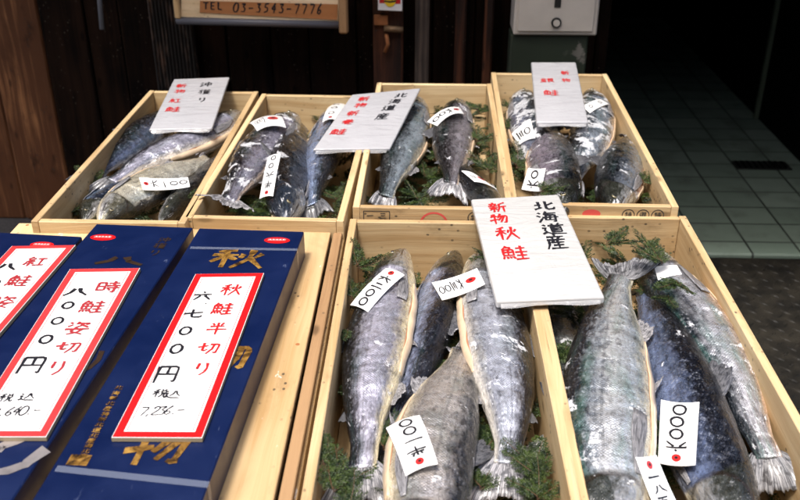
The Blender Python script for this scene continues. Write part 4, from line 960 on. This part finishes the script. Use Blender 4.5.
board([(352, 94.5), (420.5, 88), (390, 148.5), (313, 149.5)], (.845, .845, .806, .806), .008, 'white tilted board in a painted shade tone, lying across the two middle back boxes',
    [('北', 401, 95.5, .030, .026, .0042), ('海', 395, 101.5, .030, .026, .0038), ('道', 389, 108, .032, .028, .0038), ('産', 382.5, 116.5, .032, .032, .0040)],
    [('新', 364, 99, .028, .026, .0036), ('物', 360.5, 105.5, .030, .026, .0038), ('新', 353, 113.5, .028, .028, .0036), ('巻', 348, 122, .028, .026, .0036), ('鮭', 338.5, 132, .036, .030, .0038)])
board([(531, 62), (576, 62), (588.5, 122), (536.5, 122)], (.862, .862, .826, .826), .012, 'upright white board with only red writing below the mailbox',
    [], [('新', 565, 73, .021, .026, .0034), ('物', 566, 80.5, .022, .024, .0034), ('銀', 547, 80.5, .034, .026, .0036), ('鮭', 551, 93, .036, .034, .0038)])
board([(471, 199), (558.5, 194), (605, 297), (496.5, 301.5)], (.826, .826, .800, .800), .013, 'large white board in the centre with bold black and red writing',
    [('北', 543.5, 206, .040, .036, .0060), ('海', 547.5, 217, .040, .040, .0052), ('道', 553, 229, .042, .038, .0050), ('産', 556.5, 242, .038, .048, .0052)],
    [('新', 497.5, 207.5, .034, .036, .0046), ('物', 499, 219, .034, .036, .0048), ('秋', 506.5, 233.5, .040, .044, .0050), ('鮭', 514.5, 253, .044, .046, .0048)], mat='foam')

# ------------------------------------------------------------------ green cypress bedding and sprigs
n = NT('cypress_green'); v = n.obj(); oi = n.n('ShaderNodeObjectInfo')
f = n.noise(v, 55, 3, .6)
c = n.mix(step(n, f, .35, .68), (.006, .017, .005), (.05, .078, .015))
n.set(col=c, rough=.5, spec=.4); M['cypress'] = n.m
M['twig'] = simple('brown_twig', (.09, .045, .022), .7, var=.3)
def frond(seed, L=.11):
    """one flat spray: leaf quads and stem, in a local x-y plane, x along the stem"""
    rd = random.Random(seed); V = []; F = []; SV = []; SF = []
    def leafy(p, d, ln, wd):
        s = (-d[1], d[0]); n0 = len(V); zz = rd.uniform(-.0015, .0015); t = rd.uniform(-.002, .002)
        V.extend([(p[0], p[1], p[2]), (p[0] + d[0] * ln * .5 + s[0] * wd, p[1] + d[1] * ln * .5 + s[1] * wd, p[2] + zz), (p[0] + d[0] * ln, p[1] + d[1] * ln, p[2] + t), (p[0] + d[0] * ln * .5 - s[0] * wd, p[1] + d[1] * ln * .5 - s[1] * wd, p[2] - zz)])
        F.append([n0, n0 + 1, n0 + 2, n0 + 3])
    def twig(p, q, r):
        n0 = len(SV); d = np.array(q) - np.array(p); s = np.array((-d[1], d[0], 0)); s = s / (np.linalg.norm(s) + 1e-9) * r
        for e in (p, q):
            for o in (s, np.array((0, 0, r)), -s, np.array((0, 0, -r))): SV.append(tuple(np.array(e) + o))
        SF.extend([[n0 + k, n0 + (k + 1) % 4, n0 + 4 + (k + 1) % 4, n0 + 4 + k] for k in range(4)])
    cur = rd.uniform(-.5, .5); sag = rd.uniform(-1.2, .4)
    def axis(t): return (L * t, L * cur * t * t * .5, L * sag * t * t * .3)
    K = 17
    for i in range(K):
        t = (i + .6) / K; p = axis(t); p0 = axis(max(0, t - 1 / K)); twig(p0, p, .0011 * (1 - .6 * t))
        for sd_ in (1, -1):
            a = sd_ * rd.uniform(.6, .95) + cur * t; bl = L * (.40 * (1 - t) ** .8 + .07) * rd.uniform(.7, 1.15); m = max(3, int(bl / .0042))
            if rd.random() < .12: continue
            tip = rd.uniform(-.004, .004)
            for k in range(m):
                e = (k + .5) / m; aa = a - sd_ * .25 * e; d = (math.cos(aa), math.sin(aa)); q = (p[0] + d[0] * bl * e, p[1] + d[1] * bl * e, p[2] + tip * e)
                leafy(q, d, .0062, .0008)
                for s2 in (1, -1):
                    a2 = aa + s2 * rd.uniform(.6, .9); d2 = (math.cos(a2), math.sin(a2)); l2 = bl * .28 * (1 - e) + .004
                    for kk in range(max(1, int(l2 / .0042))):
                        leafy((q[0] + d2[0] * .0042 * kk, q[1] + d2[1] * .0042 * kk, q[2] + rd.uniform(-.001, .001)), d2, .0060, .00075)
        if i == K - 1:
            for k in range(4): leafy(p, (math.cos(.3 * (k - 1.5)), math.sin(.3 * (k - 1.5))), .006, .001)
    return V, F, SV, SF
PROTO = [frond(k, L) for k, L in enumerate((.085, .10, .115, .095))]
ARR = [(np.array(a), b, np.array(c), d) for a, b, c, d in PROTO]
def rotm(yaw, pitch, roll): return np.array(Matrix.Rotation(yaw, 3, 'Z') @ Matrix.Rotation(pitch, 3, 'Y') @ Matrix.Rotation(roll, 3, 'X'))
def bedding(key, label, n_):
    b = BOXES[key]; V = []; F = []; k0 = 0; rd = random.Random(hash(key) % 97 if False else ord(key) * 3)
    for i in range(n_):
        u, v = rd.uniform(.10, .90), rd.uniform(.06, .94); h = rd.uniform(.035, .10)
        if key in 'AB' and v < .20: v = .20 + rd.uniform(0, .74)
        c = b['o'] + b['ex'] * b['w'] * u + b['ey'] * b['l'] * v; yaw = rd.uniform(0, 6.28)
        m = rotm(yaw, rd.uniform(-.5, .15), rd.uniform(-.5, .5)); vv, ff, _, _ = ARR[i % 4]
        q = vv @ m.T * .85 + np.array((c.x, c.y, b['zb'] + h))
        # keep inside the box
        o = np.array(b['o']); ex = np.array(b['ex']); ey = np.array(b['ey']); lx = (q - o) @ ex; ly = (q - o) @ ey
        q = q + np.outer(np.clip(lx, TH + .003, b['w'] - TH - .003) - lx, ex) + np.outer(np.clip(ly, TH + .003, b['l'] - TH - .003) - ly, ey)
        q[:, 2] = np.clip(q[:, 2], b['zb'] + .012, b['zr'] - .05)
        V += [tuple(x) for x in q]; F += [[k0 + j for j in f] for f in ff]; k0 += len(vv)
    mb = MB(); mb.add(V, F); o = mb.build('cypress_bedding', M['cypress'], None, False, b['root'].location); tag(o, label, 'foliage', None, 'stuff')
bedding('1', 'dark green cypress foliage lining the farthest left box', 64); bedding('2', 'dark green cypress foliage lining the box beside the farthest left one', 57)
bedding('3', 'green cypress foliage lining the box with bushy sprigs', 83); bedding('4', 'green cypress foliage lining the frosty box before the mailbox', 64)
bedding('A', 'green cypress foliage lining the front centre box', 83); bedding('B', 'green cypress foliage lining the front right box', 68)
VV = []; FF = []
for vs, fs in COLL:
    k = len(VV); VV += vs; FF += [[k + i for i in f] for f in fs]
BVH = BVHTree.FromPolygons(VV, FF, all_triangles=False)
def drop(x, y, default): 
    h = BVH.ray_cast(Vector((x, y, 1.4)), Vector((0, 0, -1)))
    return h[0].z if h[0] else default
FM = []
for k, (a, b_, c, d) in enumerate(PROTO):
    m1 = bpy.data.meshes.new('frond_leaves'); m1.from_pydata([tuple(x) for x in a], [], b_); m1.materials.append(M['cypress'])
    m2 = bpy.data.meshes.new('frond_stem'); m2.from_pydata([tuple(x) for x in c], [], d); m2.materials.append(M['twig']); FM.append((m1, m2))
def sprig(px, py, yaw, label, z=None, nf=3, sc=.8, pitch=-.12, spread=.5, zoff=.004):
    sc *= .72
    """fronds fanned from one base; yaw in degrees, 0 = photo right, 90 = away"""
    zz = .75 if z is None else z; p = P(px, py, zz)
    if z is None:
        for _ in range(3): zz = drop(p.x, p.y, .7) + zoff; p = P(px, py, zz)
    t = empty('cypress_sprig', (p.x, p.y, zz), label, 'sprig', 'green cypress sprigs tucked between the salmon')
    for k in range(nf):
        m1, m2 = FM[(k + int(px)) % 4]; e = (k - (nf - 1) / 2)
        rot = Matrix.Rotation(R(yaw) + e * spread, 4, 'Z') @ Matrix.Rotation(pitch + random.uniform(-.18, .18), 4, 'Y') @ Matrix.Rotation(random.uniform(-.5, .5), 4, 'X')
        for nm, m in (('leaves', m1), ('stem', m2)):
            o = bpy.data.objects.new(nm, m); COL.objects.link(o); o.parent = t; o.rotation_euler = rot.to_euler(); o.scale = (sc, sc, sc); o.location = (0, 0, .002 * k)
    return t
SP = [
 (88, 185, 100, 'dark sprig beside the black tail at the left wall of the farthest left box', .755, 4, .75), (66, 214, 60, 'sprig in the near left corner of the farthest left box', .745, 3, .6),
 (104, 150, 40, 'sprig against the upper left wall of the farthest left box', .75, 3, .6), (186, 198, 60, 'sprig by the right wall of the farthest left box, near its tag', .765, 3, .5), (215, 168, 50, 'small sprig higher up the right wall of the farthest left box', .76, 2, .5),
 (242, 214, 80, 'dark sprig between the fanned tail and the black snout', .745, 3, .6), (336, 200, 95, 'dark sprig at the right wall under the steel blue salmon', .755, 3, .65), (254, 190, 70, 'sprig in the gap left of the white scraped salmon', .74, 3, .6),
 (478, 112, 100, 'tall bushy sprig rising in the far right corner beside the brown grey salmon', .775, 5, .9), (476, 142, 80, 'bushy sprig right of the brown grey salmon, middle of its box wall', .775, 5, .85), (488, 172, 100, 'bushy sprig lower on the right wall beyond the numbered tag', .765, 4, .8),
 (418, 200, 150, 'sprig on the box floor between the two pale tails', .735, 4, .7), (372, 203, 120, 'small sprig in the near left corner of the box with bushy sprigs', .74, 2, .5), (424, 176, 60, 'sprig in the gap between the two pale salmon of one box', .735, 3, .6),
 (511, 130, 100, 'sprig left of the ice crusted salmon at the wall', .765, 4, .7), (516, 168, 75, 'large sprig under the lower left tag of the frosty box', .778, 5, .9), (540, 192, 20, 'sprig lying on the reddish grey salmon near the big board', None, 4, .7), (507, 108, 80, 'small sprig in the far left corner of the frosty box', .765, 3, .55),
 (642, 182, 60, 'sprig in the near right corner of the frosty box beside raw pink belly', .775, 3, .65),
 (358, 268, 70, 'sprig behind the head of the yellowish bellied salmon', .755, 4, .8), (352, 300, 80, 'sprig along the left wall beneath the slanted upper left tag', .75, 4, .7), (348, 330, 260, 'sprig tip hanging below the slanted upper left tag', .75, 2, .5),
 (333, 492, 80, 'dark sprig at the near left wall reaching up to the rim', .765, 3, .85), (324, 466, 95, 'feathery sprig between the left wall and the tail of the left salmon', .765, 2, .75), (346, 512, 85, 'sprig beside the spread tail at the bottom edge', .762, 2, .7), (383, 450, 70, 'sprig filling the gap left of the upside down tag', .725, 4, .75),
 (480, 490, 85, 'bright green sprig between the brownish salmon and a fanned tail', .725, 4, .75), (484, 450, 90, 'sprig in the dark gap above the fanned tail', .725, 4, .75), (536, 478, 100, 'sprig against the right wall beside the fanned tail', .735, 4, .75), (537, 500, 90, 'sprig in the bottom right of the front centre box', .735, 4, .7),
 (606, 244, 10, 'sprig behind the big tail at the top of the front right box', .768, 4, .8), (648, 250, 70, 'dark sprig behind the big tail, centre of the rear wall', .755, 3, .6), (662, 264, 125, 'bright sprig covering the white tag in the far right corner', .785, 4, .8), (676, 282, 235, 'bright feathery sprig draped beside the right wall', .780, 3, .8), (668, 297, 230, 'small sprig on the white scraped shoulder of the green backed salmon', None, 3, .55),
 (556, 360, 90, 'dark sprig by the left wall beneath the small pale salmon', .715, 4, .7), (652, 300, 90, 'dark sprig in the gap below the big tail', .725, 3, .6), (578, 262, 80, 'sprig beside the corner of the large centre board', .755, 3, .7), (500, 262, 160, 'sprig at the rear wall under the large centre board', .755, 3, .7)]
for a in SP: sprig(*a)

# ------------------------------------------------------------------ price tags bent over the fish
M['tag'] = simple('glossy_white_tag', (.80, .80, .79), .25, var=.03, coat=.4)
M['dot'] = simple('red_rivet', (.45, .02, .02), .35, coat=.6)
class TagMap:
    def __init__(s, corners, lift=.0015, iters=4):
        zg = [.79] * 4; N_ = 9
        for it in range(iters):
            c = [P(*p, z) for p, z in zip(corners, zg)]; a, b, cc, d = c
            A = []; hz = []
            for i in range(N_):
                for j in range(N_):
                    u, v = i / (N_ - 1), j / (N_ - 1); p = (a * (1 - u) + b * u) * (1 - v) + (d * (1 - u) + cc * u) * v
                    A.append((1, u, v, u * u, v * v)); hz.append(drop(p.x, p.y, .70))
            A = np.array(A); hz = np.array(hz); hz = np.maximum(hz, hz.max() - .03)
            k, *_ = np.linalg.lstsq(A, hz, rcond=None); k[3:] = np.clip(k[3:], -.05, .012)
            k2, *_ = np.linalg.lstsq(A[:, :3], hz - A[:, 3:] @ k[3:], rcond=None); k[:3] = k2
            k[0] += max(0, (hz - A @ k).max()) + lift
            zf = lambda u, v: k[0] + k[1] * u + k[2] * v + k[3] * u * u + k[4] * v * v
            zg = [zf(0, 0), zf(1, 0), zf(1, 1), zf(0, 1)]
        s.c = c; s.k = k; s.w = ((b - a).length + (cc - d).length) / 2; s.h = ((d - a).length + (cc - b).length) / 2
    def at(s, u, v):
        a, b, c, d = s.c; p = (a * (1 - u) + b * u) * (1 - v) + (d * (1 - u) + c * u) * v; k = s.k
        return Vector((p.x, p.y, k[0] + k[1] * u + k[2] * v + k[3] * u * u + k[4] * v * v))
    def map(s, x, y, h=0):
        u, v = x / s.w, y / s.h; e = .01
        nn = (s.at(u + e, v) - s.at(u - e, v)).cross(s.at(u, v + e) - s.at(u, v - e)).normalized()
        if nn.z < 0: nn = -nn
        return s.at(u, v) + nn * h
def price_tag(corners, text, label, dot=True):
    q = TagMap(corners); t = empty('price_tag', q.at(.5, .5), label, 'price tag', 'white numbered fish tags')
    mb = MB(); nu, nv = 7, 13; ch = .10; V = []; F = []
    for hh in (0.0, -.0009):
        for j in range(nv):
            for i in range(nu): V.append(q.map(q.w * i / (nu - 1), q.h * j / (nv - 1), hh))
    K = nu * nv
    for j in range(nv - 1):
        for i in range(nu - 1):
            a = j * nu + i; F += [[a, a + nu, a + nu + 1, a + 1], [K + a, K + a + 1, K + a + nu + 1, K + a + nu]]
    ring = [i for i in range(nu)] + [j * nu + nu - 1 for j in range(1, nv)] + [K - nu + i for i in range(nu - 2, -1, -1)] + [j * nu for j in range(nv - 2, 0, -1)]
    F += [[ring[k], ring[(k + 1) % len(ring)], K + ring[(k + 1) % len(ring)], K + ring[k]] for k in range(len(ring))]
    bm = bmesh.new(); bv = [bm.verts.new(p) for p in V]
    for f in F: bm.faces.new([bv[i] for i in f])
    bmesh.ops.recalc_face_normals(bm, faces=bm.faces[:]); bm.verts.index_update(); mb.add([v.co.copy() for v in bm.verts], [[v.index for v in f.verts] for f in bm.faces]); bm.free()
    mb.build('tag_card', M['tag'], t)
    if dot:
        wr = Writing(q.map); wr.ellipse(q.w * .5, q.w * .26, q.w * .13, q.w * .13, 20, .0008); d = wr.build('rivet', M['dot'], t)
        wr = Writing(q.map); wr.ellipse(q.w * .5, q.w * .26, q.w * .045, q.w * .045, 12, .0012); wr.build('rivet_hole', M['ink'], d)
    if text:
        wr = Writing(q.map); y0 = q.w * .45 if dot else q.w * .08; st = (q.h - y0 - q.w * .05) / len(text)
        for k, chh in enumerate(text):
            s_ = min(st * .86, q.w * .62); hh = s_ * (.45 if chh in '一' else .95); wd = q.w * .62 if chh not in '〇' else q.w * .42
            wr.char(chh, q.w * .5 + random.uniform(-.04, .04) * q.w, y0 + st * (k + .5), wd, hh if chh != '〇' else min(s_, q.w * .5), min(q.w * .068, st * .18), ang=random.uniform(-.06, .06))
        wr.build('lettering', M['ink'], t)
price_tag([(386, 268), (404.6, 275), (368, 312), (350, 305)], '六二〇〇', 'slanting tag on the salmon along the left wall of the front centre box')
price_tag([(477, 268), (485, 284), (442, 300), (431.6, 282.4)], '六三〇〇', 'tag lying crosswise from the large centre board over the dark blue salmon')
price_tag([(438, 464), (405.6, 476), (386, 428), (419.6, 415)], '半一〇〇', 'broad upside down tag on the pale brownish salmon at the bottom')
price_tag([(695, 466), (658, 463), (661, 400), (699, 403)], '六〇〇〇', 'broad upside down tag with three circles in the front right box')
price_tag([(636, 457), (656.5, 455), (684, 516), (662, 522)], '一八五〇', 'narrow tag with its rivet on top, cut by the bottom edge')
price_tag([(281, 116), (286, 128), (257, 131), (249, 123)], '六〇〇〇', 'crosswise tag on the head of the frosted salmon')
price_tag([(273, 196), (259.5, 199), (268, 157), (281, 154)], '半六〇〇', 'narrow tag hanging down the black salmon that faces the viewer')
price_tag([(143, 189), (139, 177), (188, 178), (190, 187)], '六一〇〇', 'long tag across the pale bellied salmon in the farthest left box')
price_tag([(337, 115), (322, 117), (329, 102), (346, 100)], '〇〇〇', 'tag sticking out behind the tilted white board')
price_tag([(459, 107), (464, 114), (437, 126), (427, 122)], '六〇〇', 'tag across the head of the brown grey salmon')
price_tag([(478, 174), (497, 186), (474, 192), (461, 182)], '〇〇〇', 'tag on the low black salmon near the large centre board')
price_tag([(532, 97), (537, 112), (521, 117), (513, 110)], '〇三', 'tag on the ice crusted salmon left of the upright board', False)
price_tag([(600, 99), (609, 104), (590, 113), (582, 107)], '〇〇', 'tag poking out right of the upright board', False)
price_tag([(541, 189), (521.5, 189), (528, 170), (545.5, 168)], '六〇', 'tag low on the reddish grey salmon in the frosty box', False)
price_tag([(654, 268), (677, 265), (682, 274), (658, 281)], '', 'blank white tag half covered by a bright green sprig', False)
